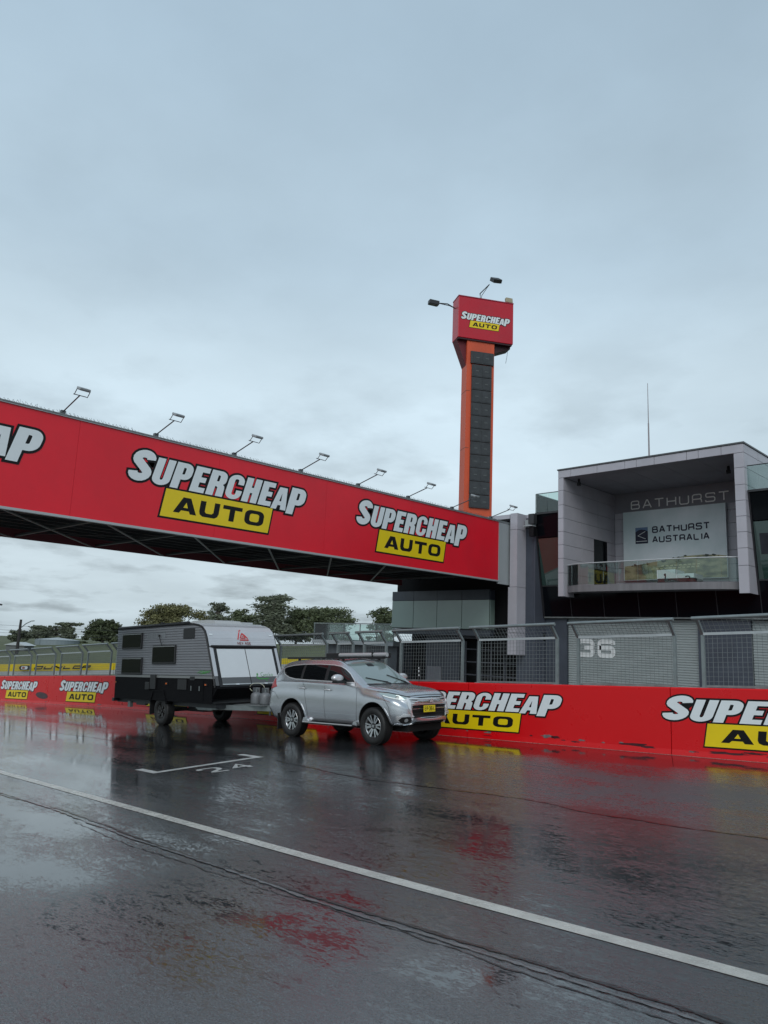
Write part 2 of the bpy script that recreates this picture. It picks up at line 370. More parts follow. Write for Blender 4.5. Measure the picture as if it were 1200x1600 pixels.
# ================================================================== GROUND
FW = Vector((-0.70556686, 0.70864335)); RT = Vector((0.70864335, 0.70556686))
def lerp(a, b, t): return a+(b-a)*t
def terrain(X, Y):
    base = ground_z(X, Y)-0.14
    D = X*FW.x+Y*FW.y; r = (X*RT.x+Y*RT.y)/max(D, 1e-3)
    if D < 40 or Y < 15.3: return base
    s = min(1.3, max(-0.25, (r+0.515)/0.395)); Dd = 75+20*s
    zb = lerp(-4.6, -3.45, s); zc = lerp(-2.85, -0.8, s)
    if D < Dd: t = (D-40)/(Dd-40); z = lerp(base, zb, t)
    elif D < 150: t = (D-Dd)/(150-Dd); z = lerp(zb, zc, t*t*(3-2*t))
    else: z = zc-(D-150)*0.012
    k = min(1, max(0, (Y-15.3)/5)); return lerp(base, z, k)
rs = list(np.arange(0, 30, 3))+list(np.arange(30, 180, 4))+[190, 210, 240, 300, 400, 600, 1000, 1600]
NA = 240; vs = [(0, 0, terrain(0, 0))]; fs = []
for i, R_ in enumerate(rs[1:]):
    for j in range(NA):
        a = 2*pi*j/NA; x, y = R_*cos(a), R_*sin(a); z = terrain(x, y)
        if 60 < R_: z += 0.12*sin(x*0.13)*sin(y*0.11)
        vs.append((x, y, max(z, -14)))
for j in range(NA): fs.append((0, 1+j, 1+(j+1) % NA))
for i in range(len(rs)-2):
    for j in range(NA):
        a = 1+i*NA+j; b = 1+i*NA+(j+1) % NA; fs.append((a, a+NA, b+NA, b))
GRASS = mat('grass', (0.062, 0.074, 0.028), 0.9, var=0.28, vscale=0.12, grime=0.5, gcol=(0.13, 0.13, 0.05), gscale=0.05, bump=0.4, bscale=3)
tag(MB().add(vs, fs, GRASS, True).build('ground', recalc=False), kind='structure')

# ---- wet asphalt
def road_material():
    m = bpy.data.materials.new('wet_asphalt'); m.use_nodes = True; nt = m.node_tree; b = nt.nodes['Principled BSDF']; L = nt.links
    tcn = nt.nodes.new('ShaderNodeTexCoord')
    def N(t, **k):
        n = nt.nodes.new(t)
        for a, v in k.items(): setattr(n, a, v)
        return n
    def noise(sc, stretch=(1, 1, 1), d=6, r=0.6, off=0, warp=None):
        mp = N('ShaderNodeMapping'); mp.inputs['Scale'].default_value = stretch; mp.inputs['Location'].default_value = (off, off*.7, 0)
        L.new(tcn.outputs['Object'], mp.inputs[0]); n = N('ShaderNodeTexNoise'); n.inputs['Scale'].default_value = sc
        n.inputs['Detail'].default_value = d; n.inputs['Roughness'].default_value = r
        if warp: n.inputs['Distortion'].default_value = warp
        L.new(mp.outputs[0], n.inputs[0]); return n.outputs[0]
    def rng(src, a, b_, c, d):
        n = N('ShaderNodeMapRange'); n.inputs[1].default_value = a; n.inputs[2].default_value = b_; n.inputs[3].default_value = c; n.inputs[4].default_value = d
        L.new(src, n.inputs[0]); return n.outputs[0]
    def op(o, a, b_=None, v=None):
        n = N('ShaderNodeMath', operation=o); L.new(a, n.inputs[0])
        if b_ is not None: L.new(b_, n.inputs[1])
        if v is not None: n.inputs[1].default_value = v
        return n.outputs[0]
    # broken-edged patches of standing water and of coarse dry-looking stone
    wn_ = N('ShaderNodeTexNoise'); wn_.inputs['Scale'].default_value = 1.6; wn_.inputs['Detail'].default_value = 7; L.new(tcn.outputs['Object'], wn_.inputs[0])
    sub = N('ShaderNodeVectorMath', operation='SUBTRACT'); sub.inputs[1].default_value = (0.5, 0.5, 0.5); L.new(wn_.outputs[1], sub.inputs[0])
    sca = N('ShaderNodeVectorMath', operation='SCALE'); sca.inputs['Scale'].default_value = 1.3; L.new(sub.outputs[0], sca.inputs[0])
    wadd = N('ShaderNodeVectorMath', operation='ADD'); L.new(tcn.outputs['Object'], wadd.inputs[0]); L.new(sca.outputs[0], wadd.inputs[1])
    sepn = N('ShaderNodeSeparateXYZ'); L.new(wadd.outputs[0], sepn.inputs[0]); flat = N('ShaderNodeCombineXYZ')
    L.new(sepn.outputs[0], flat.inputs[0]); L.new(sepn.outputs[1], flat.inputs[1])
    def blob(cx, cy, rx, ry, rot=0):
        mp = N('ShaderNodeMapping', vector_type='TEXTURE'); mp.inputs['Location'].default_value = (cx, cy, 0)
        mp.inputs['Scale'].default_value = (rx, ry, 1); mp.inputs['Rotation'].default_value = (0, 0, rot)
        L.new(flat.outputs[0], mp.inputs[0]); g = N('ShaderNodeTexGradient', gradient_type='SPHERICAL'); L.new(mp.outputs[0], g.inputs[0]); return g.outputs[1]
    wet = None
    for bl in WETBLOBS:
        k = op('MULTIPLY', blob(*bl[:4]), v=bl[4]); wet = k if wet is None else op('ADD', wet, k)
    rgh = None
    for bl in ROUGHBLOBS:
        k = op('MULTIPLY', blob(*bl[:4]), v=bl[4]); rgh = k if rgh is None else op('ADD', rgh, k)
    streak = noise(0.9, (0.22, 1.5, 1), 8, 0.62, 5.0)
    patch = noise(0.55, (0.5, 1.0, 1), 8, 0.6, 2.0, 0.6)
    fine = noise(90, d=3, r=0.7); med = noise(22, (0.6, 1.4, 1), 5, 0.7); stone = noise(9, (.5, 1.5, 1), 8, 0.75)
    base_w = rng(patch, 0.34, 0.66, 0.15, 0.75)
    w = op('ADD', base_w, wet); w = op('SUBTRACT', w, rgh); w = op('ADD', w, rng(streak, 0.35, 0.65, -0.3, 0.3))
    w = op('ADD', w, rng(stone, 0.38, 0.62, -0.34, 0.34)); w = op('ADD', w, rng(noise(34, (.55, 1.5, 1), 4, .7, 3.0), 0.40, 0.60, -0.42, 0.42))
    w = rng(w, -0.55, 1.15, 0.0, 1.0)
    rc = N('ShaderNodeValToRGB'); L.new(w, rc.inputs[0]); rc.color_ramp.elements[0].color = (.40, .40, .40, 1); rc.color_ramp.elements[1].color = (.025, .025, .025, 1)
    for p_, v_ in ((.22, .20), (.42, .09), (.65, .04)):
        e_ = rc.color_ramp.elements.new(p_); e_.color = (v_, v_, v_, 1)
    L.new(rc.outputs[0], b.inputs['Roughness'])
    # colour: dark binder, paler stone
    c = N('ShaderNodeValToRGB'); L.new(fine, c.inputs[0]); c.color_ramp.elements[0].position = 0.35; c.color_ramp.elements[1].position = 0.7
    c.color_ramp.elements[0].color = (0.008, 0.0085, 0.0095, 1); c.color_ramp.elements[1].color = (0.062, 0.066, 0.07, 1)
    dk = N('ShaderNodeMix', data_type='RGBA'); L.new(rng(w, 0.1, 1, 0, 0.75), dk.inputs[0]); L.new(c.outputs[0], dk.inputs[6]); dk.inputs[7].default_value = (0.012, 0.0125, 0.0135, 1)
    # sky sheen painted into the base colour: paler on the near side of the joint
    so = N('ShaderNodeSeparateXYZ'); L.new(tcn.outputs['Object'], so.inputs[0])
    near = rng(so.outputs[1], 4.38, 4.5, 2.3, 1.15); sc2 = N('ShaderNodeVectorMath', operation='SCALE'); L.new(dk.outputs[2], sc2.inputs[0]); L.new(near, sc2.inputs['Scale'])
    L.new(sc2.outputs[0], b.inputs['Base Color'])
    b.inputs['IOR'].default_value = 1.8
    hgt = op('ADD', op('MULTIPLY', fine, v=0.75), op('MULTIPLY', med, v=1.1)); hgt = op('ADD', hgt, op('MULTIPLY', stone, v=1.2))
    bp = N('ShaderNodeBump'); bp.inputs['Distance'].default_value = 0.0036; L.new(hgt, bp.inputs['Height'])
    L.new(rng(w, 0.1, 1.0, 1.0, 0.03), bp.inputs['Strength']); L.new(bp.outputs[0], b.inputs['Normal'])
    return m
# (cx, cy, rx, ry, weight) in metres on the track
WETBLOBS = [(-10.2, 4.05, 2.2, 0.35, 1.5), (-7.8, 3.1, 1.5, 0.5, 1.1), (-6.8, 3.5, 1.4, .5, .5), (-14, 10, 7, 2.6, 0.5), (-24, 9, 14, 6, .7), (-8, 13.9, 12, 1.5, 1.2), (-26, 13.4, 16, 2.2, 1.0), (-13, 6.2, 5, 1.6, .6),
            (-4.4, 3.75, 1.2, 0.35, .75), (-5.2, 3.6, .8, .3, .5), (-3.2, 3.9, .7, 0.3, 0.5), (-2.8, 4.15, .5, 0.2, 0.7), (-3.9, 5.9, .9, .4, 0.3), (-5.2, 7.0, 1.4, 1.0, 0.5), (-6.8, 7.1, 2.0, 1.0, .5), (-3.4, 6.8, 1.2, .8, .35), (-7, 10.2, 6, 1.5, .2)]
ROUGHBLOBS = [(-4, 10.9, 8, 2.3, 1.3), (-4.2, 2.3, 2.0, 0.9, 0.6), (-2.3, 3.3, .9, 0.5, 0.4), (-2.0, 4.75, 1.4, .3, 0.4), (-6, 4.75, 4, .22, .4)]
ROAD = road_material()
def strip(name, x0, x1, y0, y1, dz, m, dx=1.0, ny=1, ys=None, parent=None, kind='structure', wob=None):
    xs = list(np.arange(x0, x1, dx))+[x1]; ys = ys or [lerp(y0, y1, j/ny) for j in range(ny+1)]
    v = []; f = []
    for x in xs:
        o = wob(x) if wob else 0
        for y in ys: v.append((x, y+o, ground_z(x, y)+dz))
    k = len(ys); ny = k-1
    for i in range(len(xs)-1):
        for j in range(ny): f.append((i*k+j, (i+1)*k+j, (i+1)*k+j+1, i*k+j+1))
    o = MB().add(v, f, m, True).build(name, parent, recalc=False)
    return tag(o, kind=kind) if kind else o
strip('road', -130, 70, -30, 14.7, 0, ROAD, 1, ys=[-30, -20, -9, -4, 0, 3, 6, 9, 11, 12, 12.4, 12.8, 13.2, 14.7])
strip('pit_lane', -90, 40, 14.95, 30, -0.004, mat('pit_lane_concrete', (0.09, 0.09, 0.09), 0.25, var=0.2, rvar=0.12), 1, 2)
PAINT = mat('road_paint', (0.50, 0.49, 0.45), 0.28, var=0.12, vscale=5, grime=0.5, gcol=(0.16, 0.155, 0.145), gscale=3.0, bump=0.35, bscale=60, rvar=0.12)
PAINT2 = mat('worn_road_paint', (0.52, 0.525, 0.51), 0.28, var=0.15, vscale=9, grime=0.5, gcol=(0.09, 0.09, 0.09), gscale=5.0, bump=0.3, bscale=60)
TAR = mat('tar_seal', (0.008, 0.008, 0.009), 0.12, var=0.2, bump=0.5, bscale=30)
strip('edge_line', -90, 20, 5.08, 5.22, 0.004, PAINT, 0.5)
crack('road_crack', [(-26, 8.9), (-20.4, 8.5), (-17.4, 8.62)], 0.02, 0.07, PAINT2, seed=12, amp=.02) if False else None
strip('wall_base_line', -90, 20, 14.55, 14.60, 0.004, PAINT, 0.5)
def crack(name, pts, w0, w1, m, dz=0.004, seed=1, amp=0.02, step=0.06):
    rnd = random.Random(seed); v = []; f = []
    P = []
    for (a, b) in zip(pts[:-1], pts[1:]):
        n = max(2, int(math.hypot(b[0]-a[0], b[1]-a[1])/step))
        for i in range(n): P.append((lerp(a[0], b[0], i/n), lerp(a[1], b[1], i/n)))
    o = 0
    for i, p in enumerate(P):
        o = o*0.9+rnd.uniform(-1, 1)*amp*0.5; w = rnd.uniform(w0, w1)
        v += [(p[0], p[1]+o-w/2, ground_z(p[0], p[1]+o)+dz), (p[0], p[1]+o+w/2, ground_z(p[0], p[1]+o)+dz)]
    for i in range(len(P)-1): f.append((2*i, 2*i+2, 2*i+3, 2*i+1))
    return tag(MB().add(v, f, m).build(name, recalc=False), kind='structure')
crack('joint_seal', [(-60, 4.40), (-12, 4.37), (-10.1, 4.5), (-8.2, 4.42), (-6.7, 4.36), (-4.2, 4.40), (-3, 4.46), (-1.7, 4.47), (8, 4.5)], 0.015, 0.055, TAR, seed=3, amp=0.012)
crack('joint_edge', [(-20, 4.36), (-10.2, 4.43), (-8.2, 4.36), (-4.8, 4.335), (-2.5, 4.385), (2, 4.41)], 0.008, 0.05, mat('pale_joint', (0.12, 0.125, 0.13), 0.10, var=0.3, bump=0.4), dz=0.006, seed=4, amp=0.012)
crack('joint_seal', [(-9.4, 4.30), (-8.0, 4.22), (-6.4, 4.24), (-5.0, 4.27), (-3.0, 4.30), (-1.5, 4.32), (2, 4.34)], 0.004, 0.022, TAR, dz=0.003, seed=9, amp=0.03)
crack('road_crack', [(-11.65, 9.08), (-8.96, 8.67), (-7.36, 8.82), (-6.62, 8.92), (-5.76, 8.88), (-4.92, 8.72), (-4.09, 8.71), (-2.84, 8.68), (2, 8.75)], 0.015, 0.055, TAR, seed=6, amp=0.03)
crack('road_crack', [(-20.47, 8.64), (-16.78, 8.74), (-14.11, 8.8), (-12.28, 9.02)], 0.01, 0.03, TAR, seed=7, amp=0.02)
# ---- starting grid bracket with its number
gm = MB()
def gquad(pts): gm.add([(x, y, ground_z(x, y)+0.004) for x, y in pts], [(0, 1, 2, 3)], PAINT2)
gquad([(-12.71, 6.80), (-12.05, 6.80), (-12.05, 6.95), (-12.71, 6.95)])
gquad([(-12.20, 6.955), (-12.06, 6.955), (-12.19, 9.055), (-12.33, 9.055)])
gquad([(-12.87, 9.06), (-12.18, 9.06), (-12.18, 9.21), (-12.87, 9.21)])
tag(gm.build('grid_marking', recalc=False), kind='structure')
gm = MB()
# the digits read from the direction of travel: their tops point away along +X... each drawn along the bracket
def gto(u, v, d):
    x = -11.30-v*0.66; y = 7.44+u; return (x, y, ground_z(x, y)+0.004+d)
text(gm, '24', lambda u, v, d: gto(u, v, d), 0.0, 0.0, 0.80, 0.44, 0.12, 0.10, PAINT2, 0.0, rnd=0.3)
tag(gm.build('grid_number', recalc=False), kind='structure')

# ================================================================== PIT WALL
WALLH = 1.27
wall = thing('pit_wall', (0, 0, 0), 'long red painted concrete pit wall running along the far edge of the wet track', 'wall')
seams = [-90]+[-6.5-5*k for k in range(16, -1, -1)]+[-1.5, 3.5, 8.5, 20]
for a, b in zip(seams[:-1], seams[1:]):
    a += 0.008; b -= 0.008; n = max(1, int((b-a)/1.0)); mb = MB(); v = []; f = []
    for i in range(n+1):
        x = lerp(a, b, i/n); g = ground_z(x)
        v += [(x, 14.66, g-0.2), (x, 14.70, g+0.10), (x, 14.70, g+WALLH-0.02), (x, 14.72, g+WALLH), (x, 14.93, g+WALLH), (x, 14.95, g+WALLH-0.02), (x, 14.95, g-0.2)]
    for i in range(n):
        for j in range(6): f.append((i*7+j, (i+1)*7+j, (i+1)*7+j+1, i*7+j+1))
    f += [tuple(range(7)), tuple(range(n*7, n*7+7))]
    mb.add(v, f, WRED).build('wall_panel', wall)
for x0, zb in ((-42.6, .60), (-35.2, .60), (-27.9, .61), (-20.8, .62), (-13.78, .64), (-6.72, .645), (0.4, .65)):
    def t3(u, v, d, zb=zb): return (u, 14.70-d, ground_z(u)+v)
    lo = logo('sponsor_lettering', wall, t3, 4.92, x0, zb, 0.405, shear=0.25, d=0.004)
# scuffs, chips and a dark drain mouth in the wall
SCUF = mat('scuff', (0.16, 0.13, 0.13), 0.6, var=0.5, vscale=14); SCUD = mat('scuff_dark', (0.05, 0.006, 0.01), 0.5, var=0.5, vscale=9)
def scuff(cx, cz, w, h, m, seed):
    r = random.Random(seed); n = 16; lp = []
    for i in range(n):
        a = 2*pi*i/n; k = r.uniform(0.45, 1.05); lp.append((cx+w/2*cos(a)*k, cz+h/2*sin(a)*k))
    sc.add([(u, 14.70-0.003-0.04*max(0, (0.10-v)/0.3), ground_z(u)+v) for u, v in lp], tessellate_polygon([[Vector((u, v, 0)) for u, v in lp]]), m)
sc = MB(); rr = random.Random(5)
for (cx, cz, w, h, m) in ((-9.3, .16, .36, .09, SCUF), (-9.1, .15, .3, .08, SCUD), (-8.45, .13, .22, .05, SCUF), (-8.6, .09, .3, .04, SCUD), (-7.95, .12, .12, .04, SCUF), (-7.3, .13, .8, .07, SCUD), (-7.0, .10, .5, .05, SCUD), (-7.55, .15, .12, .04, SCUF),
                         (-5.5, .10, 1.0, .06, SCUD), (-6.1, .08, .16, .04, SCUF), (-5.0, .13, .5, .05, SCUD), (-10.9, .14, .3, .05, SCUF), (-4.6, .09, .4, .05, SCUD), (-25, .12, .7, .1, SCUD), (-31, .08, .5, .06, SCUF)): scuff(cx, cz, w, h, m, int(abs(cx)*100))
for k in range(26): scuff(rr.uniform(-40, -2), rr.uniform(.05, .16), rr.uniform(.08, .35), rr.uniform(.015, .04), SCUD if k % 3 else SCUF, k)
tag(sc.build('paint_scuffs', wall, recalc=False), kind='stuff')
dm = MB(); dm.add([(-37.1+.72*cos(a), 14.693, ground_z(-37.1)+.36+.15*sin(a)) for a in [2*pi*i/24 for i in range(24)]], [tuple(range(24))], mat('drain_dark', (0.07, 0.045, 0.05), .6, var=.3, vscale=6)); dm.build('drain_mouth', wall, recalc=False)

# ================================================================== DEBRIS FENCE PANELS
def fence_panel(x0, x1, label, detail=True):
    g0 = ground_z(x0)+WALLH; g1 = ground_z(x1)+WALLH; E = 1.02; ty, tz = -0.27, 0.29; Y = 14.80
    t = thing('fence_panel', (x0, Y, g0), label, 'fence panel', 'mesh fence panels on top of the pit wall')
    s = (g1-g0)/(x1-x0); w = x1-x0; P = lambda u, y, z: (u, y, z+u*s)
    r = 0.03
    for u in (r, w-r):
        MB().box(u-r, u+r, -.03, .03, u*s-0.25*0, u*s+E, GALV).bar(P(u, 0, E-.01), P(u, ty, E+tz), .055, .055, GALV).build('post', t)
        MB().box(u-.07, u+.07, -.07, .07, u*s-0.004, u*s+.012, GALVD).build('base_plate', t)
    MB().tube([P(-.07, ty, E+tz), P(w+.07, ty, E+tz)], .036, GALV, 8).build('top_rail', t)
    MB().bar(P(r*2, -.035, E), P(w-r*2, -.035, E), .045, .05, mat('rail_bright', (0.5, 0.53, 0.54), .35, .3, var=.1)).build('mid_rail', t)
    MB().bar(P(r*2, 0, .03), P(w-r*2, 0, .03), .04, .04, GALVD).build('bottom_rail', t)
    wm = MB(); p = 0.09; q = 0.0058
    u = r*2+p*.7
    while u < w-r*2:
        wm.bar(P(u, 0, .03), P(u, 0, E), q, q, GALVD, (0, 1, 0)); wm.bar(P(u, 0, E), P(u, ty, E+tz), q, q, GALVD); u += p
    z = .03+p
    while z < E: wm.bar(P(r*2, 0, z), P(w-r*2, 0, z), q, q, GALVD); z += p
    for k in (.25, .5, .75): wm.bar(P(r*2, ty*k, E+tz*k), P(w-r*2, ty*k, E+tz*k), q, q, GALVD)
    tag(wm.build('wire_mesh', t, recalc=False), kind='stuff')
    return t
# near the building, right to left
fence_panel(-3.2, -1.0, 'mesh fence panel just outside the right edge of the picture', )
fence_panel(-5.9, -3.7, 'mesh fence panel at the right edge, before the charcoal pier')
fence_panel(-8.6, -6.4, 'mesh fence panel on the red wall before the roller door marked 36')
fence_panel(-11.3, -9.07, 'mesh fence panel on the red wall before the hanging grey column')
fence_panel(-13.9, -11.75, 'mesh fence panel behind the silver car bonnet, under the green glass block')
fence_panel(-15.32, -14.40, 'narrow mesh fence panel above the silver car, right one of the narrow pair')
fence_panel(-16.42, -15.72, 'narrowest mesh fence panel above the silver car, left one of the narrow pair')
fence_panel(-19.1, -16.85, 'mesh fence panel between the caravan front and the narrow panels')
for x0, lb in ((-21.8, 'mesh fence panel on the red wall hidden behind the front half of the caravan'), (-24.6, 'mesh fence panel on the red wall hidden behind the middle of the caravan'), (-27.3, 'mesh fence panel on the red wall hidden behind the rear end of the caravan'),
               (-30.05, 'mesh fence panel half hidden by the rear corner of the caravan'), (-32.8, 'mesh fence panel on the red wall, first whole one left of the caravan'), (-35.6, 'mesh fence panel on the red wall, second whole one left of the caravan'),
               (-38.5, 'mesh fence panel on the red wall, third whole one left of the caravan'), (-41.4, 'mesh fence panel on the red wall, fourth left of the caravan'), (-44.3, 'mesh fence panel on the red wall cut by the left edge of the picture')):
    fence_panel(x0, x0+2.28, lb)

# ================================================================== FOOTBRIDGE
XB, XK, ZB, ZT, YE = -19.5, -26.2, 2.92, 5.6, 27.75
br = thing('footbridge', (0, 0, 0), 'covered footbridge with long red sponsor sign spanning the wet track', 'bridge')
yy = [-10, -5.3, -.9, 3.5, 7.9, 12.3, 16.7, 21.1, 26.87]
for a, b in zip(yy[:-1], yy[1:]): MB().box(XB-.08, XB, a+.003, b-.003, ZB+.05, ZT-.03, RED).build('sign_panel', br)
MB().box(XB-.08, XB+.012, 26.872, YE, ZB-.11, ZT-.02, PALE).build('end_panel', br, bevel=.01)
MB().box(XK, XK+.08, -10, YE, ZB+.05, ZT-.03, mat('bridge_back', (0.2, 0.05, 0.06), .5)).build('back_panel', br)
MB().box(XK+.085, XB-.085, -10, YE, ZT-.25, ZT-.12, DARK).build('roof', br)
MB().box(XK-.02, XB+.05, -10, YE, ZT, ZT+.035, GALVD).build('roof_edge', br)
MB().box(XB-.09, XB+.035, -10, YE, ZT-.03, ZT-.002, mat('trim_pale', (0.42, 0.44, 0.45), .4, .3)).build('top_trim', br)
MB().box(XB-.12, XB+.03, -10, 26.87, ZB-.02, ZB+.045, mat('trim_pale', (0.42, 0.44, 0.45), .4, .3)).build('bottom_trim', br)
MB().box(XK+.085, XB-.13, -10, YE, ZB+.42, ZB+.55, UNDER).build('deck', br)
BRC = mat('brace_grey', (0.34, 0.36, 0.35), .5, .3, var=.15)
for k in range(-4, 8):
    y = 6.1+2.78*k; 
    if y > 27: continue
    MB().box(XK+.09, XB-.125, y-.05, y+.05, ZB+.10, ZB+.16, mat('beam_dark', (.10, .105, .105), .5, .2)).build('cross_beam', br)
    if y+5.4 < 27.9: MB().bar((XB-.15, y, ZB+.05), (XK+.15, y+5.4, ZB+.05), .06, .03, BRC).build('brace', br)
    if y-5.4 > -9.5 and k % 2: MB().bar((XB-.15, y, ZB+.24), (XK+.15, y-5.4, ZB+.24), .05, .03, DARK).build('brace', br)
for k in range(9):
    x = XK+.6+k*.72; MB().box(x-.025, x+.025, -10, YE, ZB+.30, ZB+.38, mat('purlin_grey', (0.06, 0.065, 0.065), .5, .3)).build('purlin', br)
MB().box(XK+.4, XK+.9, -10.6, -10.02, -3.4, ZT-.02, LIL).box(XB-.9, XB-.4, -10.6, -10.02, -3.4, ZT-.02, LIL).box(XK, XB, -10.55, -10.05, ZB, ZT-.03, LIL).build('far_support', br)
for y0 in (-8.3, 0.5, 9.3, 18.1):
    logo('sponsor_lettering', br, lambda u, v, d: (XB+d, u, v), 6.56, y0, 4.25, 0.80, shear=0.23, d=0.004)
sp = MB(); r_ = random.Random(2); y = -9.5
WIRE = mat('bird_wire', (0.10, 0.10, 0.10), .5, .6)
while y < 27.5:
    a = r_.uniform(-.09, .09); h = r_.uniform(.06, .11)
    if not (9.6 < y < 10.3):
        sp.bar((XB-.02, y, ZT+.035), (XB-.02+r_.uniform(-.05, .05), y+a, ZT+.035+h), .0045, .0045, WIRE)
        sp.bar((XB-.02, y, ZT+.035), (XB-.02, y-.08, ZT+.035+h*.8), .006, .006, WIRE)
    y += .11
tag(sp.build('bird_wire', br, recalc=False), kind='stuff')
MET = mat('lamp_metal', (0.11, 0.115, 0.12), .45, .5); LGL = mat('lamp_glass', (0.45, 0.48, 0.5), .15, 0, ior=1.8)
def sign_lamp(y, label):
    t = thing('sign_lamp', (XB, y, ZT+.035), label, 'lamp', 'sign lamps on outriggers along the top of the footbridge')
    MB().box(-.09, .02, -.06, .06, 0, .10, MET).build('bracket', t)
    MB().tube([(-.05, 0, .06), (.95, 0, .31)], .018, MET, 6).build('arm', t)
    h = MB(); h.box(-.13, .13, -.14, .14, -.035, .035, mat('lamp_body', (0.33, 0.35, 0.36), .45, .3)); o = h.build('lamp_head', t, bevel=.02); o.location = (1.16, 0, .43); o.rotation_euler = (0, radians(20), 0)
    g = MB().box(-.11, .11, -.12, .12, -.046, -.037, LGL).build('lens', o)
    MB().tube([(.95, -.16, .31), (1.02, -.17, .28), (1.16, -.17, .40)], .011, MET, 6).tube([(.95, .16, .31), (1.02, .17, .28), (1.16, .17, .40)], .011, MET, 6).tube([(.95, -.16, .31), (.95, .16, .31)], .011, MET, 6).build('yoke', t)
    return t
lbl = ['leftmost sign lamp in view on the footbridge top', 'second sign lamp from the left on the bridge top', 'third sign lamp from the left, above the letters of the large middle sign', 'fourth sign lamp from the left, above the middle lettering', 'fifth sign lamp from the left, above the left end of the right lettering',
       'sixth sign lamp from the left, where the bird wire ends, above the right lettering', 'seventh sign lamp, seen against the foot of the orange tower', 'last sign lamp, at the bridge end beside the grey column']
for i, l in enumerate(lbl): sign_lamp(7.42+2.70*i, l)

# ================================================================== SCORE TOWER
TW = thing('scoreboard_tower', (-26.82, 32.57, 0), 'tall slim orange tower with black number boards and a red sign box on top', 'tower', rot=(0, 0, radians(58.87)))
MB().box(.65, 2.39, .12, .98, -2.8, 18.25, ORG).build('shaft', TW)
for k, z in enumerate((4.0, 7.6, 11.5, 15.0)): MB().box(.645, .87, .112, .985, z, z+.03, mat('seam_dark', (0.2, .06, .03), .6)).build('shaft_seam', TW)
bz = [(16.72, 17.48)]+[(16.68-.793*(k+1), 16.68-.793*k-.03) for k in range(11)]
for k, (a, b) in enumerate(bz):
    x0, x1 = (.87, 2.33) if k == 0 else (.95, 2.20)
    fr = MB().box(x0, x1, .0, .118, a, b, BRD).build('number_board', TW, bevel=.008)
    xm = (x0+x1)/2
    for sx in (-1, 1):   # two blank flip digits per board
        MB().box(xm+sx*.30-.26, xm+sx*.30+.26, -.012, -.002, a+.06, b-.06, BRD).build('digit_panel', fr)
        MB().box(xm+sx*.30-.10, xm+sx*.30+.10, -.02, -.013, (a+b)/2-.03, (a+b)/2+.02, mat('digit_latch', (.09, .1, .1), .5)).build('latch', fr)
MB().box(0, 3.56, 0, 1.04, 18.25, 20.86, TRED).build('head_box', TW, bevel=.03)
MB().box(-.01, 3.57, -.012, 1.05, 20.87, 20.93, mat('tower_cap', srgb(150, 40, 60), .5)).build('head_cap', TW)
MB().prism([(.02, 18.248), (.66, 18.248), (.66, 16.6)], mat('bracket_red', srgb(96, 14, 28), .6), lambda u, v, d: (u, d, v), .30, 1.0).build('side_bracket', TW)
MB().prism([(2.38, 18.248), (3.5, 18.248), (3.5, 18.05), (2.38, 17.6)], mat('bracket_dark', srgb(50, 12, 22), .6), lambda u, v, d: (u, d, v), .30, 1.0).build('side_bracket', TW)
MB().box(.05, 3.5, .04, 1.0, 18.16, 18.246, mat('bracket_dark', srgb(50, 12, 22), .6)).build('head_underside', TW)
logo('sponsor_lettering', TW, lambda u, v, d: (u, -.0-d, v), 3.22, .14, 19.42, 0.42, shear=0.22, d=0.032-.03)
MB2 = MB(); text(MB2, '5', lambda u, v, d: (.65-.004-d, .55-u, v), -.17, 17.05, .55, .36, .05, .10, mat('digit_cream', (.5, .4, .34), .5), 0.0, rnd=.3); MB2.build('painted_number', TW, recalc=False)
MB().tube([(3.35, .3, 18.1), (3.30, .28, 17.6), (3.22, .3, 17.1)], .012, DARK, 5).build('loose_cable', TW)
def floodlight(loc, pts, head, hr, body, label, sz=(.55, .36, .26)):
    t = thing('floodlight', loc, label, 'floodlight', 'floodlights around the top of the orange tower', rot=(0, 0, radians(58.87)))
    MB().tube(pts, .035, DARK, 6).build('arm', t)
    if len(pts) > 2: MB().tube([pts[0], (pts[1][0]+.12, pts[1][1], pts[1][2]-.1), pts[-1]], .02, DARK, 6).build('stay', t)
    h = MB().box(-sz[0]/2, sz[0]/2, -sz[1]/2, sz[1]/2, -sz[2]/2, sz[2]/2, body).build('lamp_head', t, bevel=.03)
    h.location = head; h.rotation_euler = hr
    MB().box(-sz[0]*.4, sz[0]*.4, -sz[1]*.4, sz[1]*.4, -sz[2]/2-.012, -sz[2]/2-.002, mat('flood_lens', (.12, .12, .12), .1, ior=1.8)).build('lens', h)
def TP(x, y, z): 
    a = radians(58.87); return (-26.82+x*cos(a)-y*sin(a), 32.57+x*sin(a)+y*cos(a), z)
floodlight(TP(0, .6, 20.4), [(0, 0, -.1), (-.5, 0, .12), (-1.15, -.1, .02)], (-1.42, -.1, .0), (radians(8), radians(4), 0), DARK, 'black floodlight on a horizontal arm at the left of the tower head', (.62, .42, .26))
floodlight(TP(1.6, .5, 20.93), [(0, 0, 0), (-.05, 0, .55), (.55, 0, 1.25)], (.95, -.1, 1.55), (radians(38), radians(-8), radians(10)), DARK, 'black floodlight raised highest above the tower head on a bent arm', (.6, .5, .24))
floodlight(TP(3.2, .5, 20.93), [(0, 0, 0), (.05, 0, .16)], (.22, -.1, .32), (radians(80), 0, radians(4)), mat('lamp_tan', (.34, .30, .20), .5), 'small tan floodlight on the right corner of the tower head', (.46, .34, .2))
for o in [TW]:
    MB().box(.45, .55, .5, .6, 20.93, 21.12, TRED).build('warning_light', TW)

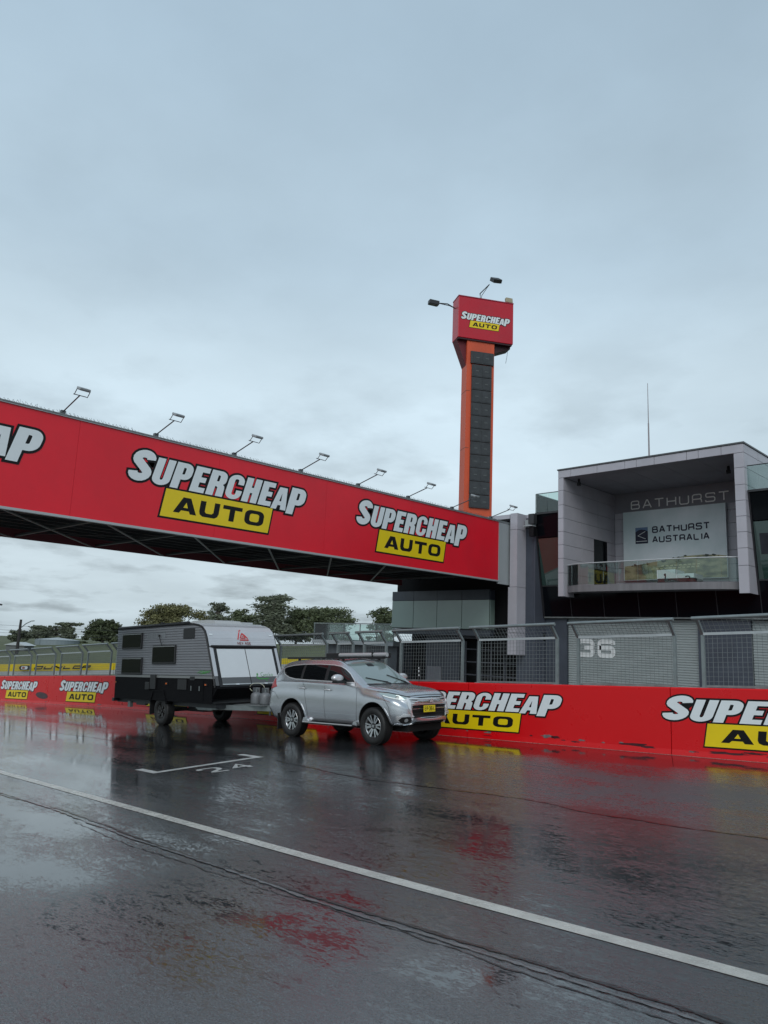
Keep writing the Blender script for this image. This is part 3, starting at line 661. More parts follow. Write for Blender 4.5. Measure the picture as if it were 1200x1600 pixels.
# ================================================================== PIT BUILDING
PB = thing('pit_building', (0, 0, 0), 'dark pit building with garages, slanted glass front and grey framed balcony box', 'building')
def part(name, *a, parent=PB, bevel=0): return B(name, *a, parent=parent, bevel=bevel)
X0, X1, YF, YB_ = -17.18, -9.4, 28.0, 32.6
rows = [2.3, 3.30, 3.93, 4.52, 5.10, 5.68, 6.27, 6.91, 7.47]
g = .007
# balcony box carcass, then its cladding panels one by one
part('bay_core', X0+.03, X0+.24, YF+.03, 34, 2.36, 7.7, NAVY); part('bay_core', X1-.33, X1-.03, YF+.03, 34, 2.36, 7.7, NAVY)
part('bay_core', X0+.245, X1-.335, YF+.03, 34, 7.52, 7.7, NAVY); part('back_wall', X0+.245, X1-.335, YB_+.03, YB_+.3, 2.6, 7.5, NAVY)
def panel(x0, x1, y0, y1, z0, z1, m=LIL): part('cladding_panel', x0+g, x1-g, y0, y1, z0+g, z1-g, m, bevel=.004)
def panelx(x0, x1, y0, y1, z0, z1, m=LIL): part('cladding_panel', x0, x1, y0+g, y1-g, z0+g, z1-g, m, bevel=.004)
for a, b in zip(rows[:-1], rows[1:]):
    panel(X0, X0+.26, YF, YF+.028, a, b); panel(X1-.36, X1, YF, YF+.028, a, b)
    for ya, yb in zip((28.03, 29.5, 31.0), (29.5, 31.0, 32.6)):
        if ya == 31.0 and b < 4.9:      # either side of the door
            panelx(X0+.242, X0+.268, 30.999, 31.0-.0+.0, a, b) if False else None
            panelx(X0+.242, X0+.268, 31.85, 32.6, a, b)
        elif ya == 29.5 and b < 4.9: panelx(X0+.242, X0+.268, 29.5, 30.62, a, b)
        elif a < 4.9 < b and ya == 31.0: panelx(X0+.242, X0+.268, 31.85, yb, a, b)
        elif a < 4.9 < b and ya == 29.5: panelx(X0+.242, X0+.268, ya, 30.62, a, b)
        else: panelx(X0+.242, X0+.268, ya, yb, a, b)
    for ya, yb in zip((28.03, 29.5, 31.0, 32.5), (29.5, 31.0, 32.5, 34.0)): panelx(X1-.028, X1, ya, yb, a, b)
    for ya, yb in zip((28.03, 30.0, 32.0), (30.0, 32.0, 34.0)): panelx(X0, X0+.028, ya, yb, a, b)
    for xa, xb in zip((X0+.27, -16.3, -14.8, -13.3, -11.75), (-16.3, -14.8, -13.3, -11.75, X1-.36)):
        if a < 6.9: panel(xa, xb, YB_, YB_+.028, a, b, LIL)
panel(X0+.27, -16.3, YB_, YB_+.028, 6.91, 7.5); 
part('sign_band', X0+.27, X1-.36, YB_-.012, YB_-.002, 6.55, 7.49, mat('band_grey', (.22, .215, .24), .5, var=.05))
fx = [X0, -16.55, -15.3, -14.05, -13.55, -12.8, -11.5, -11.05, -10.2, X1]
for a, b in zip(fx[:-1], fx[1:]): panel(a, b, YF, YF+.028, 7.47, 7.80)
for ya, yb in zip((28.03, 29.5, 31.0, 32.5), (29.5, 31.0, 32.5, 34.0)): panelx(X1-.028, X1, ya, yb, 7.47, 7.80); panelx(X0, X0+.028, ya, yb, 7.47, 7.80)
part('roof_cap', X0-.03, X1+.03, YF-.03, 34.1, 7.81, 7.87, mat('cap_grey', (.09, .095, .10), .5, .3))
# soffit boards
for i in range(5):
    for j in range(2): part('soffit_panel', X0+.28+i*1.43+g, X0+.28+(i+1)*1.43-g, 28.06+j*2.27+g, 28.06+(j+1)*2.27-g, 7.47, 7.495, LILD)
for (x, y) in ((-16.5, 28.6), (-10.6, 29.8)): MB().tube([(x, y, 7.46), (x, y, 7.30)], .05, BLK, 10).box(x-.07, x+.07, y-.05, y+.05, 7.17, 7.31, BLK).build('spot_lamp', PB)
part('balcony_door', X0+.25, X0+.272, 30.64, 31.83, 2.77, 5.085, BLKG)
part('door_handle', X0+.275, X0+.30, 31.62, 31.70, 3.6, 3.64, GALV)
# balcony slab with bowed front, and glass balustrade
front = [(-16.9, 28.32), (-16.62, 28.15), (-16.21, 27.98), (-15.71, 27.93), (-14.32, 27.90), (-12.72, 27.88), (-11.23, 27.95), (-10.4, 28.12), (-9.80, 28.40)]
sl = MB(); lp = front+[(-9.80, YB_), (-16.88, YB_)]; 
sl.prism(lp, mat('slab_concrete', (.17, .165, .175), .5, var=.15, vscale=2, grime=.3, gcol=(.3, .3, .3), stretch=(3, 3, .3)), lambda u, v, d: (u, v, d), 2.48, 2.75).build('balcony_slab', PB)
bal = MB(); 
pts = [Vector((x, y)) for x, y in front]; 
for a, b in zip(pts[:-1], pts[1:]):
    n = 2 if (b-a).length > 1.2 else 1
    for i in range(n):
        p = a.lerp(b, i/n+.008); q = a.lerp(b, (i+1)/n-.008)
        MB().bar((p.x, p.y, 3.2), (q.x, q.y, 3.2), .012, .86, BALG).build('glass_pane', PB)
MB().tube([(p.x, p.y, 3.66) for p in pts], .022, mat('rail_white', (.55, .57, .58), .35, .2), 6).build('handrail', PB)
# board on the back wall
sg = thing('wall_sign', (-14.04, 32.4, 4.94), 'large pale printed board reading BATHURST AUSTRALIA at the back of the balcony', 'sign')
def sky_board():
    m = bpy.data.materials.new('board_print'); m.use_nodes = True; nt = m.node_tree; b = nt.nodes['Principled BSDF']; b.inputs['Roughness'].default_value = .35
    t = nt.nodes.new('ShaderNodeTexCoord'); n = nt.nodes.new('ShaderNodeTexNoise'); n.inputs['Scale'].default_value = .5; n.inputs['Detail'].default_value = 5
    nt.links.new(t.outputs['Object'], n.inputs[0]); r = nt.nodes.new('ShaderNodeValToRGB'); nt.links.new(n.outputs[0], r.inputs[0])
    r.color_ramp.elements[0].position = .38; r.color_ramp.elements[0].color = (.55, .66, .67, 1); r.color_ramp.elements[1].position = .6; r.color_ramp.elements[1].color = (.74, .80, .83, 1)
    nt.links.new(r.outputs[0], b.inputs['Base Color']); return m
MB().box(-2.34, 2.33, 0, .12, -1.6, 1.6, sky_board()).build('board', sg)
def hill_print():
    m = bpy.data.materials.new('hill_print'); m.use_nodes = True; nt = m.node_tree; b = nt.nodes['Principled BSDF']; b.inputs['Roughness'].default_value = .4
    t = nt.nodes.new('ShaderNodeTexCoord'); mp = nt.nodes.new('ShaderNodeMapping'); mp.inputs['Scale'].default_value = (1, 1, 2.2); n = nt.nodes.new('ShaderNodeTexNoise'); n.inputs['Scale'].default_value = 1.7; n.inputs['Detail'].default_value = 9
    nt.links.new(t.outputs['Object'], mp.inputs[0]); nt.links.new(mp.outputs[0], n.inputs[0]); r = nt.nodes.new('ShaderNodeValToRGB'); nt.links.new(n.outputs[0], r.inputs[0])
    r.color_ramp.elements[0].position = .36; r.color_ramp.elements[0].color = (.13, .14, .10, 1); r.color_ramp.elements[1].position = .6; r.color_ramp.elements[1].color = (.50, .46, .28, 1)
    e = r.color_ramp.elements.new(.47); e.color = (.30, .30, .17, 1)
    nt.links.new(r.outputs[0], b.inputs['Base Color']); return m
hp = MB(); top = [(-2.3, -.95), (-1.9, -.92), (-1.3, -.86), (-.6, -.76), (0, -.66), (.6, -.60), (1.3, -.58), (2.0, -.62), (2.31, -.68)]
lp = [(-2.3, -1.58)]+top+[(2.31, -1.58)]
hp.add([(u, -.004, v) for u, v in lp], tessellate_polygon([[Vector((u, v, 0)) for u, v in lp]]), hill_print())
rt_ = random.Random(8); TP_ = mat('print_tree', (.05, .065, .045), .5)
for k in range(26):
    u = rt_.uniform(-2.2, 2.2); v = np.interp(u, [a for a, b in top], [b for a, b in top])+rt_.uniform(-.1, .02); w = rt_.uniform(.03, .09)
    hp.add([(u+w*cos(a)*rt_.uniform(.6, 1), -.005-k*.0001, v+w*.45*sin(a)) for a in [2*pi*i/9 for i in range(9)]], [tuple(range(9))], TP_)
cream = mat('print_cream', (.8, .74, .45), .5)
for row, (v, n, u0) in enumerate(((-1.02, 9, -.55), (-1.14, 11, -1.0))):
    for k in range(n): hp.add([(u0+k*.2, -.009, v+.004*k), (u0+k*.2+.13, -.009, v+.004*k), (u0+k*.2+.14, -.009, v+.04+.004*k), (u0+k*.2+.01, -.009, v+.04+.004*k)], [(0, 1, 2, 3)], cream)
hp.build('printed_hill', sg, recalc=False)
tx = MB(); INK = mat('ink_navy', (.015, .017, .04), .5); to = lambda u, v, d: (u, -.006-d, v)
text(tx, 'BATHURST', to, -.94, .52, .31, .285, .045, .062, INK, 0); text(tx, 'AUSTRALIA', to, -.94, .07, .30, .27, .042, .060, INK, 0); tx.build('printed_lettering', sg, recalc=False)
em = MB(); em.add([(-1.74, -.006, .07), (-1.14, -.006, .07), (-1.14, -.006, .82), (-1.74, -.006, .82)], [(0, 1, 2, 3)], mat('emblem_sky', (.12, .2, .33), .5))
lp = [(-1.74, .07), (-1.14, .07), (-1.14, .62), (-1.3, .70), (-1.45, .73), (-1.6, .70), (-1.74, .62)]
em.add([to(u, v, .002) for u, v in lp], [tuple(range(7))], INK)
lp = ribbon([(-1.25, .28), (-1.62, .44), (-1.40, .56), (-1.26, .62)], .010); em.add([to(u, v, .004) for u, v in lp], tessellate_polygon([[Vector((u, v, 0)) for u, v in lp]]), WHT)
lp = ribbon([(-1.7, .18), (-1.18, .18)], .012); em.add([to(u, v, .004) for u, v in lp], [(0, 1, 2, 3)], WHT); em.build('emblem', sg, recalc=False)
lx = -16.07
for ch in 'BATHURST':
    wl = MB(); lx = text(wl, ch, lambda u, v, d: (u, YB_-.03-d, v), lx, 6.67, .42, .45, .125, .055, mat('letter_silver', (.9, .9, .88), .4), 0); wl.build('letter', PB, recalc=False)
# winners' podium on the balcony
pd = thing('podium', (-13.5, 30.5, 2.75), 'stepped winners podium with white fronts numbered 1 and 2 behind the balcony glass', 'podium')
DKB = mat('podium_brown', (.035, .028, .03), .6)
MB().box(-.42, .36, 0, .9, 0, .42, DKB).build('step_body', pd); MB().box(.362, 1.14, 0, .9, 0, .42, DKB).build('step_body', pd)
MB().box(-.42, .36, -.02, -.003, .43, .80, WHT).box(-.42, .36, 0, .9, .421, .80, WHT).build('step_front', pd); MB().box(.362, 1.14, -.02, -.003, .43, .61, WHT).box(.362, 1.14, 0, .9, .421, .61, WHT).build('step_front', pd)
n_ = MB(); text(n_, '1', lambda u, v, d: (u, -.024-d, v), -.16, .30, .36, .2, .05, .055, BLK, 0); text(n_, '2', lambda u, v, d: (u, -.024-d, v), .78, .28, .24, .2, .05, .045, BLK, 0); n_.build('step_number', pd, recalc=False)
# slanted glass front
SL = lambda z: 28.24+(6.02-z)*.172
def slant(name, x0, x1, z0, z1, m, off=0, th=.05):
    y0, y1 = SL(z0)-off, SL(z1)-off
    v = [(x0, y0, z0), (x1, y0, z0), (x1, y1, z1), (x0, y1, z1)]; v += [(a, b+th, c) for a, b, c in v]
    return MB().add(v, [(0, 1, 2, 3), (7, 6, 5, 4), (0, 4, 5, 1), (1, 5, 6, 2), (2, 6, 7, 3), (3, 7, 4, 0)], m).build(name, PB)
xs_ = [-18.48, -17.1, -15.55, -14.0, -12.45, -10.9, -9.33, -7.8, -6.3, -4.8, -3.3, -1.8, 0]
for a, b in zip(xs_[:-1], xs_[1:]):
    slant('window_pane', a+.02, b-.02, 1.50, 2.80, BLKG)
    if b < -17 or a > -9.4:
        slant('window_pane', a+.012, b-.012, 2.86, 4.93, FGL); slant('fascia_panel', a+.006, b-.006, 4.97, 5.98, BLKG)
    slant('mullion', a-.015, a+.015, 1.50, 2.82, mat('mullion', (.035, .035, .04), .4, .4), .02, .08)
slant('transom', -18.5, 0, 1.43, 1.49, GALVD, .03, .1); slant('transom', -18.5, -17.19, 2.805, 2.855, DARK, .02, .1); slant('transom', -9.39, 0, 2.805, 2.855, DARK, .02, .1)
slant('end_frame', -18.53, -18.49, 1.43, 6.0, mat('mullion', (.035, .035, .04), .4, .4), .06, .3)
slant('end_frame', -9.395, -9.34, 2.3, 6.0, mat('mullion', (.035, .035, .04), .4, .4), .03, .3)
slant('window_poster', -9.15, -7.9, 3.75, 4.5, mat('poster_dark', (.02, .022, .03), .3, var=.4, vscale=3), .008, .006)
part('upper_deck', -18.5, -17.19, 28.2, 34, 6.0, 6.08, DARK); part('upper_deck', -9.39, 0, 28.2, 34, 6.0, 6.08, DARK)
part('building_core', -18.45, X0-.02, 29.4, 34, 1.5, 5.99, BLK); part('building_core', X1+.02, 0, 29.4, 34, 1.5, 5.99, BLK); part('building_core', X0-.01, X1+.01, 29.4, 34, 1.5, 2.34, BLK); part('back_infill', -20.74, -19.50, 28.36, 29.2, -.3, 2.70, BLK); part('back_infill', -19.49, -18.60, 28.302, 28.318, -3, 5.88, NAVY)
for (a, b, y) in ((-18.45, -17.85, 28.22), (-17.83, -17.2, 28.22), (-9.38, -7.9, 28.22), (-7.88, -6.4, 28.22), (-6.38, -4.9, 28.22)): part('balustrade_pane', a, b, y, y+.012, 6.09, 6.92 if a < -10 else 6.97, BALG)
part('balustrade_pane', -18.46, -18.448, 28.24, 30.2, 6.09, 6.92, BALG)
MB().tube([(-18.45, 28.23, 6.94), (-17.2, 28.23, 6.94)], .022, GALV, 6).tube([(-18.45, 28.23, 6.94), (-18.45, 30.2, 6.94)], .022, GALV, 6).tube([(-18.45, 28.23, 6.06), (-18.45, 28.23, 6.94)], .03, GALV, 6).tube([(-9.38, 28.23, 6.99), (-4.5, 28.23, 6.99)], .018, DARK, 6).build('top_rail', PB)
part('roof_unit', -17.9, -17.3, 29.3, 30.5, 6.09, 6.75, mat('unit_grey', (.3, .33, .33), .6)); 
# wall between the column and the slanted front, roof slab above the bridge end
part('side_wall', -19.02, -18.54, 28.32, 34, -2.7, 5.9, mat('side_navy', (.075, .085, .11), .4, var=.12, vscale=1, grime=.2, gcol=(.05, .06, .08), stretch=(3, 3, .5)))
part('roof_parapet', -26.5, -18.54, 28.34, 34, 5.905, 6.06, LIL); 
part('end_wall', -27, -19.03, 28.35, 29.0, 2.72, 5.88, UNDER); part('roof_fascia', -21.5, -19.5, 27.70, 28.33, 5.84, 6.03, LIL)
part('ledge', -18.98, -18.5, 28.15, 28.31, 5.45, 5.80, PALE)
cz = [-.25, .7, 2.72, 5.3, 6.05]
for a, b in zip(cz[:-1], cz[1:]):
    part('column_panel', -19.48 if b < 3 else -19.40, -19.02, 27.6, 28.3, a+.006, b-.006, LIL if True else PALE, bevel=.006)
LS = thing('loudspeaker', (-18.62, 27.95, 5.5), 'dark loudspeaker box with pale hood hung beside the top of the grey column', 'loudspeaker')
MB().box(-.02, .26, -.05, .22, .05, .50, DARK).build('speaker_box', LS); MB().box(-.25, .22, -.12, .2, -.06, -.02, PALE).build('hood', LS); MB().box(0, .24, -.02, .22, -.5, -.08, BLK).build('lower_box', LS)
# garage level
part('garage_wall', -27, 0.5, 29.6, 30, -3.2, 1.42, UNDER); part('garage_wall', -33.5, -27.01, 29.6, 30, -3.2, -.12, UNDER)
part('garage_pier', -18.52, -17.46, 29.15, 29.59, -2.6, 1.40, NAVY); part('garage_pier', -11.74, -9.81, 29.15, 29.59, -2.3, 1.40, NAVY); part('garage_pier', -25.6, -23.4, 29.15, 29.59, -2.9, .7, NAVY)
part('garage_pier', -30.9, -26.9, 28.9, 29.59, -3, .15, NAVY); part('door_lintel', -18.52, 0, 29.10, 29.59, 1.405, 1.48, BLK)
part('garage_beam', -23.38, -18.54, 29.0, 29.5, .42, .78, NAVY); part('garage_beam', -27, -20.8, 28.1, 28.6, .55, .80, NAVY)
def roller(x0, x1):
    mb = MB(); z = -2.5; p = .098; v = []; f = []; k = 0
    while z < 1.39:
        for dy, dz in ((0.0, 0), (-.028, .02), (-.028, .066), (0.0, .088)): v += [(x0, 29.3+dy, z+dz), (x1, 29.3+dy, z+dz)]
        z += p; k += 1
    for i in range(k*4-1): f.append((2*i, 2*i+1, 2*i+3, 2*i+2))
    return mb.add(v, f, RDOOR).build('roller_door', PB, recalc=False)
d1 = roller(-17.44, -11.76); d2 = roller(-9.79, -4.2); part('garage_pier', -4.18, -2.2, 29.15, 29.59, -2.2, 1.40, NAVY); roller(-2.18, .5)
n_ = MB(); 
DW = mat('door_number_white', (.70, .73, .73), .5); text(n_, '36', lambda u, v, d: (u, 29.262-d, v), -17.0, -.20, .76, .82, .13, .185, DW, 0, rnd=.18); n_.build('door_number', PB, recalc=False)
n_ = MB(); text(n_, '35', lambda u, v, d: (u, 29.262-d, v), -9.3, -.15, .76, .82, .13, .185, DW, 0, rnd=.18); n_.build('door_number', PB, recalc=False)
part('notice_board', -25.45, -24.5, 29.10, 29.14, -1.75, -1.0, mat('board_grey', (.22, .22, .24), .5)); part('wall_label', -19.2, -18.9, 28.93, 28.96, -.78, -.66, WHT)
for x in (-22.9, -22.2, -21.4, -20.6, -19.9): part('shelf_post', x, x+.08, 28.95, 29.0, -2.7, .3, mat('shelf_grey', (.06, .065, .08), .5))
for z in (-1.9, -1.3, -.7, -.1): part('shelf_board', -22.9, -19.8, 28.9, 29.2, z, z+.05, mat('shelf_grey', (.06, .065, .08), .5))
# green glazed block under the bridge end
for a, b in zip((-27, -25.5, -23.95, -22.4), (-25.5, -23.95, -22.4, -20.78)):
    part('green_pane', a+.015, b-.015, 28.0, 28.03, .86, 2.20, GRN); part('fascia_panel', a+.008, b-.008, 27.99, 28.03, 2.22, 2.68, NAVY)
part('green_pane', -20.78, -20.75, 28.04, 29.2, .86, 2.20, GRN); part('green_block_core', -26.98, -20.79, 28.04, 29.5, .82, 2.66, DARK)
part('fascia_panel', -20.785, -20.745, 28.035, 29.2, 2.22, 2.68, NAVY)
# left terrace with glass balustrade
part('terrace_slab', -33.5, -27.02, 28.2, 32, -.10, .10, PALE); part('terrace_wall', -32.5, -27.1, 28.6, 31, -2.9, -.12, mat('terrace_grey', (.10, .11, .12), .6, var=.2)); 
for k in range(5): part('balustrade_pane', -33.4+k*1.27, -33.4+k*1.27+1.2, 28.25, 28.262, .12, .98, BALG)
for k in range(6): part('balustrade_post', -33.43+k*1.27, -33.39+k*1.27, 28.24, 28.28, .1, 1.02, GALV)
part('terrace_rail', -33.45, -27.05, 28.23, 28.29, 1.0, 1.05, GALV)
ms = thing('roof_mast', (-15.32, 33, 7.87), 'thin pale aerial mast standing on the roof of the balcony box', 'mast')
MB().tube([(0, 0, 0), (0, 0, 3.0)], .045, mat('mast_grey', (.3, .27, .28), .5), 8, .035).build('pole', ms); MB().tube([(0, 0, 3.0), (0, 0, 5.0)], .022, mat('mast_grey', (.3, .27, .28), .5), 6, .012).build('tip', ms)
MB().box(-.12, .12, -.12, .12, 0, .04, GALV).build('base_plate', ms)
# ================================================================== SILVER SUV
SILV = mat('silver_paint', (0.53, 0.55, 0.575), 0.27, 0.8, coat=0.7)
CHR = mat('chrome', (0.70, 0.71, 0.72), 0.3, .6)
TGL = mat('tinted_glass', (0.006, 0.007, 0.008), 0.04, ior=1.5)
FWIN = mat('front_side_glass', (0.012, 0.015, 0.016), 0.03, ior=1.6)
WSG = mat('windscreen_glass', (0.20, 0.25, 0.245), 0.03, ior=2.0)
RUB = mat('rubber', (0.014, 0.014, 0.014), 0.62, var=0.2, vscale=20)
PLB = mat('black_plastic', (0.012, 0.012, 0.013), 0.5)
BLKI = mat('arch_black', (0.004, 0.004, 0.004), 0.9)
ALLOY = mat('machined_alloy', (0.55, 0.56, 0.57), 0.25, 0.9)
ALLB = mat('alloy_black', (0.02, 0.02, 0.022), 0.3, .3)
slope = atan2(ground_z(-11.65)-ground_z(-14.45), 2.8)
CZ = (ground_z(-11.65)+ground_z(-14.45))/2-.012
car = thing('parked_suv', (-13.19, 12.70, CZ), 'silver SUV with black roof rack parked by the red wall, towing the caravan', 'car', rot=(.014, -slope, 0))
#        x     zb   wb   wm    zs    ws   we   ze    zt
ST = [(-2.50, .62, .62, .74, 1.05, .68, .58, 1.12, 1.14), (-2.47, .50, .70, .82, 1.08, .76, .64, 1.22, 1.25), (-2.38, .42, .76, .875, 1.13, .81, .68, 1.34, 1.37),
      (-2.22, .37, .80, .90, 1.22, .84, .66, 1.50, 1.53), (-2.05, .36, .82, .905, 1.28, .85, .645, 1.62, 1.655), (-1.80, .36, .83, .9075, 1.31, .855, .635, 1.705, 1.74), (-1.4, .36, .84, .9075, 1.31, .855, .63, 1.745, 1.785),
      (-0.9, .35, .84, .90, 1.305, .855, .63, 1.765, 1.805), (-0.3, .35, .84, .90, 1.29, .855, .63, 1.765, 1.81), (0.0, .35, .84, .90, 1.285, .85, .635, 1.745, 1.79), (0.2, .35, .84, .90, 1.28, .845, .65, 1.69, 1.73),
      (0.5, .35, .84, .90, 1.265, .845, .68, 1.545, 1.575), (0.8, .35, .85, .90, 1.24, .84, .72, 1.375, 1.405), (0.98, .36, .85, .905, 1.21, .835, .745, 1.26, 1.295), (1.08, .36, .85, .9075, 1.185, .83, .73, 1.215, 1.25),
      (1.35, .37, .85, .9075, 1.15, .825, .68, 1.19, 1.225), (1.7, .39, .84, .905, 1.11, .80, .64, 1.155, 1.185), (1.95, .41, .82, .89, 1.06, .765, .60, 1.115, 1.14), (2.10, .43, .77, .85, 1.0, .72, .57, 1.07, 1.09),
      (2.20, .46, .70, .79, .93, .66, .53, 1.015, 1.035), (2.26, .50, .62, .71, .86, .60, .48, .96, .98), (2.285, .56, .52, .60, .80, .52, .42, .90, .92)]
ST = np.array(ST)
for i_ in range(len(ST)):
    k_ = max(0.0, min(1.0, (ST[i_, 8]-1.30)/.45)); ST[i_, 7] += .035*k_; ST[i_, 8] += .045*k_
def cr_interp(xs, ys, x):
    i = int(np.clip(np.searchsorted(xs, x)-1, 0, len(xs)-2)); h = xs[i+1]-xs[i]; t = (x-xs[i])/h
    def m(j):
        if j <= 0: return (ys[1]-ys[0])/(xs[1]-xs[0])
        if j >= len(xs)-1: return (ys[-1]-ys[-2])/(xs[-1]-xs[-2])
        a = (ys[j]-ys[j-1])/(xs[j]-xs[j-1]); b = (ys[j+1]-ys[j])/(xs[j+1]-xs[j])
        return 0.0*a if False else np.where(a*b > 0, 2*a*b/(a+b+1e-12), 0)
    return (2*t**3-3*t*t+1)*ys[i]+(t**3-2*t*t+t)*h*m(i)+(-2*t**3+3*t*t)*ys[i+1]+(t**3-t*t)*h*m(i+1)
def ring(x):
    p = cr_interp(ST[:, 0], ST[:, 1:], x); zb, wb, wm, zs, ws, we, ze, zt = p
    h = zs-zb
    key = [(0, zb), (wb*.9, zb), (wb, zb+.05), (wm-.012, zb+.30*h), (wm, zb+.50*h), (wm-.006, zb+.66*h), (wm-.022, zb+.80*h), (ws+.018, zs-.05), (ws, zs), (lerp(ws, we, .5)+.028, lerp(zs, ze, .5)), (we+.035, ze-.05*(min(1, (ze-zs)/.4))), (we-.03, ze+.012), (we*.55, lerp(ze, zt, .72)), (0, zt)]
    out = []
    key = [np.array(k) for k in key]; n = len(key)
    for i in range(n-1):
        p0 = key[i-1] if i else key[0]; p1, p2 = key[i], key[i+1]; p3 = key[i+2] if i+2 < n else key[i+1]
        m1, m2 = (p2-p0)/2, (p3-p1)/2
        if i <= 1: m1 = m2 = p2-p1
        for k in range(4):
            t = k/4; out.append((2*t**3-3*t*t+1)*p1+(t**3-2*t*t+t)*m1+(-2*t**3+3*t*t)*p2+(t**3-t*t)*m2)
    out.append(key[-1]); return out
xs = sorted(set(list(np.round(np.linspace(-2.5, 2.285, 90), 4))+[float(a) for a in ST[:, 0]]))
V = []; F = []
for x in xs:
    r = ring(x); nn = len(r)
    # bow the nose in plan: the centre stands forward of the corners
    def bow(y):
        k = max(0, (x-1.6)/.685); kb = max(0, (-1.9-x)/.6)
        return x-0.10*k*k*(abs(y)/.7)**2.2+0.06*kb*kb*(abs(y)/.7)**2
    V += [(bow(-y), -y, z) for y, z in r]+[(bow(y), y, z) for y, z in r[-2:0:-1]]
n = 2*nn-2
for i in range(len(xs)-1):
    for j in range(n): F.append((i*n+j, i*n+(j+1) % n, (i+1)*n+(j+1) % n, (i+1)*n+j))
# end caps as strips between the two halves
for b in (0, (len(xs)-1)*n):
    for j in range(nn-1):
        a0, a1 = b+j, b+j+1; c0, c1 = b+(n-j) % n, b+(n-j-1) % n
        q = (a0, a1, c1, c0); q = tuple(dict.fromkeys(q)); 
        if len(q) > 2: F.append(q)
body0 = MB().add(V, F, SILV, True).build('body', car)
# wheel arch openings
def cutter(x, m, r=.475):
    v = []; f = []; N_ = 40
    for y in (-1.1, -.52):
        for i in range(N_):
            a = 2*pi*i/N_; rr = r*(1.0 if sin(a) > -.2 else 1.0); v.append((x+rr*cos(a), y, .40+rr*sin(a)*1.04))
    f = [(i, (i+1) % N_, N_+(i+1) % N_, N_+i) for i in range(N_)]+[tuple(range(N_)), tuple(range(N_, 2*N_))]
    w = [(a, -b, c) for a, b, c in v]
    return MB().add(v, f, m).add(w, f, m).build('cut', car)
body0.data.materials.append(BLKI)
for x in (-1.4, 1.4):
    c = cutter(x, BLKI); md = body0.modifiers.new('b', 'BOOLEAN'); md.operation = 'DIFFERENCE'; md.object = c; md.solver = 'EXACT'; md.material_mode = 'TRANSFER'
    c.matrix_parent_inverse = Matrix()
bpy.context.view_layer.update()
dg = bpy.context.evaluated_depsgraph_get(); me = bpy.data.meshes.new_from_object(body0.evaluated_get(dg)); 
for o in [o for o in list(bpy.data.objects) if o.name.startswith('cut')]: bpy.data.objects.remove(o, do_unlink=True)
body0.modifiers.clear(); body0.data = me; me.name = 'body'
for i, m in enumerate(me.materials):
    if m and m.name.startswith('arch'): pass
try: me.shade_smooth()
except Exception: pass
# smooth by angle: sharp where the arch is cut
bm = bmesh.new(); bm.from_mesh(me)
for e in bm.edges:
    if len(e.link_faces) == 2 and e.calc_face_angle(0) > radians(38): e.smooth = False
for f_ in bm.faces: f_.smooth = True
bvh = BVHTree.FromBMesh(bm); bm.to_mesh(me); bm.free()
def patch(name, loop, mode, off, m, parent=car, grid=.045, mirror=False, tree=None, th=.0):
    """a plate shaped by a 2D outline and pressed onto the body: mode side (x,z), front (y,z), top (x,y), rear (y,z), diag (u,z)"""
    tree = tree or bvh
    D = {'side': Vector((0, 1, 0)), 'front': Vector((-1, 0, 0)), 'top': Vector((0, 0, -1)), 'rear': Vector((1, 0, 0)), 'diag': Vector((-1, 1, 0)).normalized()}[mode]
    def org(u, v):
        if mode == 'side': return Vector((u, -4, v))
        if mode == 'front': return Vector((5, u, v))
        if mode == 'rear': return Vector((-6, u, v))
        if mode == 'top': return Vector((u, v, 4))
        t = Vector((1, 1, 0)).normalized()*u; return t - D*5 + Vector((0, 0, v))
    lp = []
    for i, p in enumerate(loop):
        q = loop[(i+1) % len(loop)]; k = max(1, int(math.hypot(q[0]-p[0], q[1]-p[1])/grid))
        for j in range(k): lp.append((lerp(p[0], q[0], j/k), lerp(p[1], q[1], j/k)))
    us = [p[0] for p in lp]; vs_ = [p[1] for p in lp]; pts = [Vector(p) for p in lp]; n0 = len(pts)
    if max(us)-min(us) > grid*1.5 and max(vs_)-min(vs_) > grid*1.5:
        for u in np.arange(min(us)+grid*.6, max(us), grid):
            for v in np.arange(min(vs_)+grid*.6, max(vs_), grid):
                pts.append(Vector((float(u), float(v))))
    r = delaunay_2d_cdt(pts, [(i, (i+1) % n0) for i in range(n0)], [], 1, 1e-5)
    V2 = []; nr = []; last = None
    for p in r[0]:
        h = tree.ray_cast(org(p.x, p.y), D)
        if h[0] is None:
            h = tree.find_nearest(org(p.x, p.y)+D*3.2)
        nn_ = h[1] if h[1].dot(D) < 0 else -h[1]
        V2.append(h[0]+nn_*off); nr.append(nn_)
    mb = MB(); f3 = [tuple(f) for f in r[2]]
    mb.add(V2, f3, m, True)
    # rim down to the body so that the plate has thickness
    edges = {}
    for f in f3:
        for a, b in zip(f, f[1:]+f[:1]): edges[(a, b)] = edges.get((b, a), 0) and None or 1
    E_ = [(a, b) for f in f3 for a, b in zip(f, f[1:]+f[:1])]; Es = set(E_)
    rim = [(a, b) for a, b in E_ if (b, a) not in Es]; k = len(V2)
    mb.add(V2+[V2[i]-nr[i]*(off+.003) for i in range(k)], [(a, b, b+k, a+k) for a, b in rim], m)
    o = mb.build(name, parent, recalc=False)
    if mirror:
        mb2 = MB(); 
        mb2.v = [(x, -y, z) for x, y, z in mb.v]; mb2.f = [f[::-1] for f in mb.f]; mb2.m = mb.m; mb2.mats = mb.mats; mb2.sm = mb.sm
        mb2.build(name, parent, recalc=False)
    return o
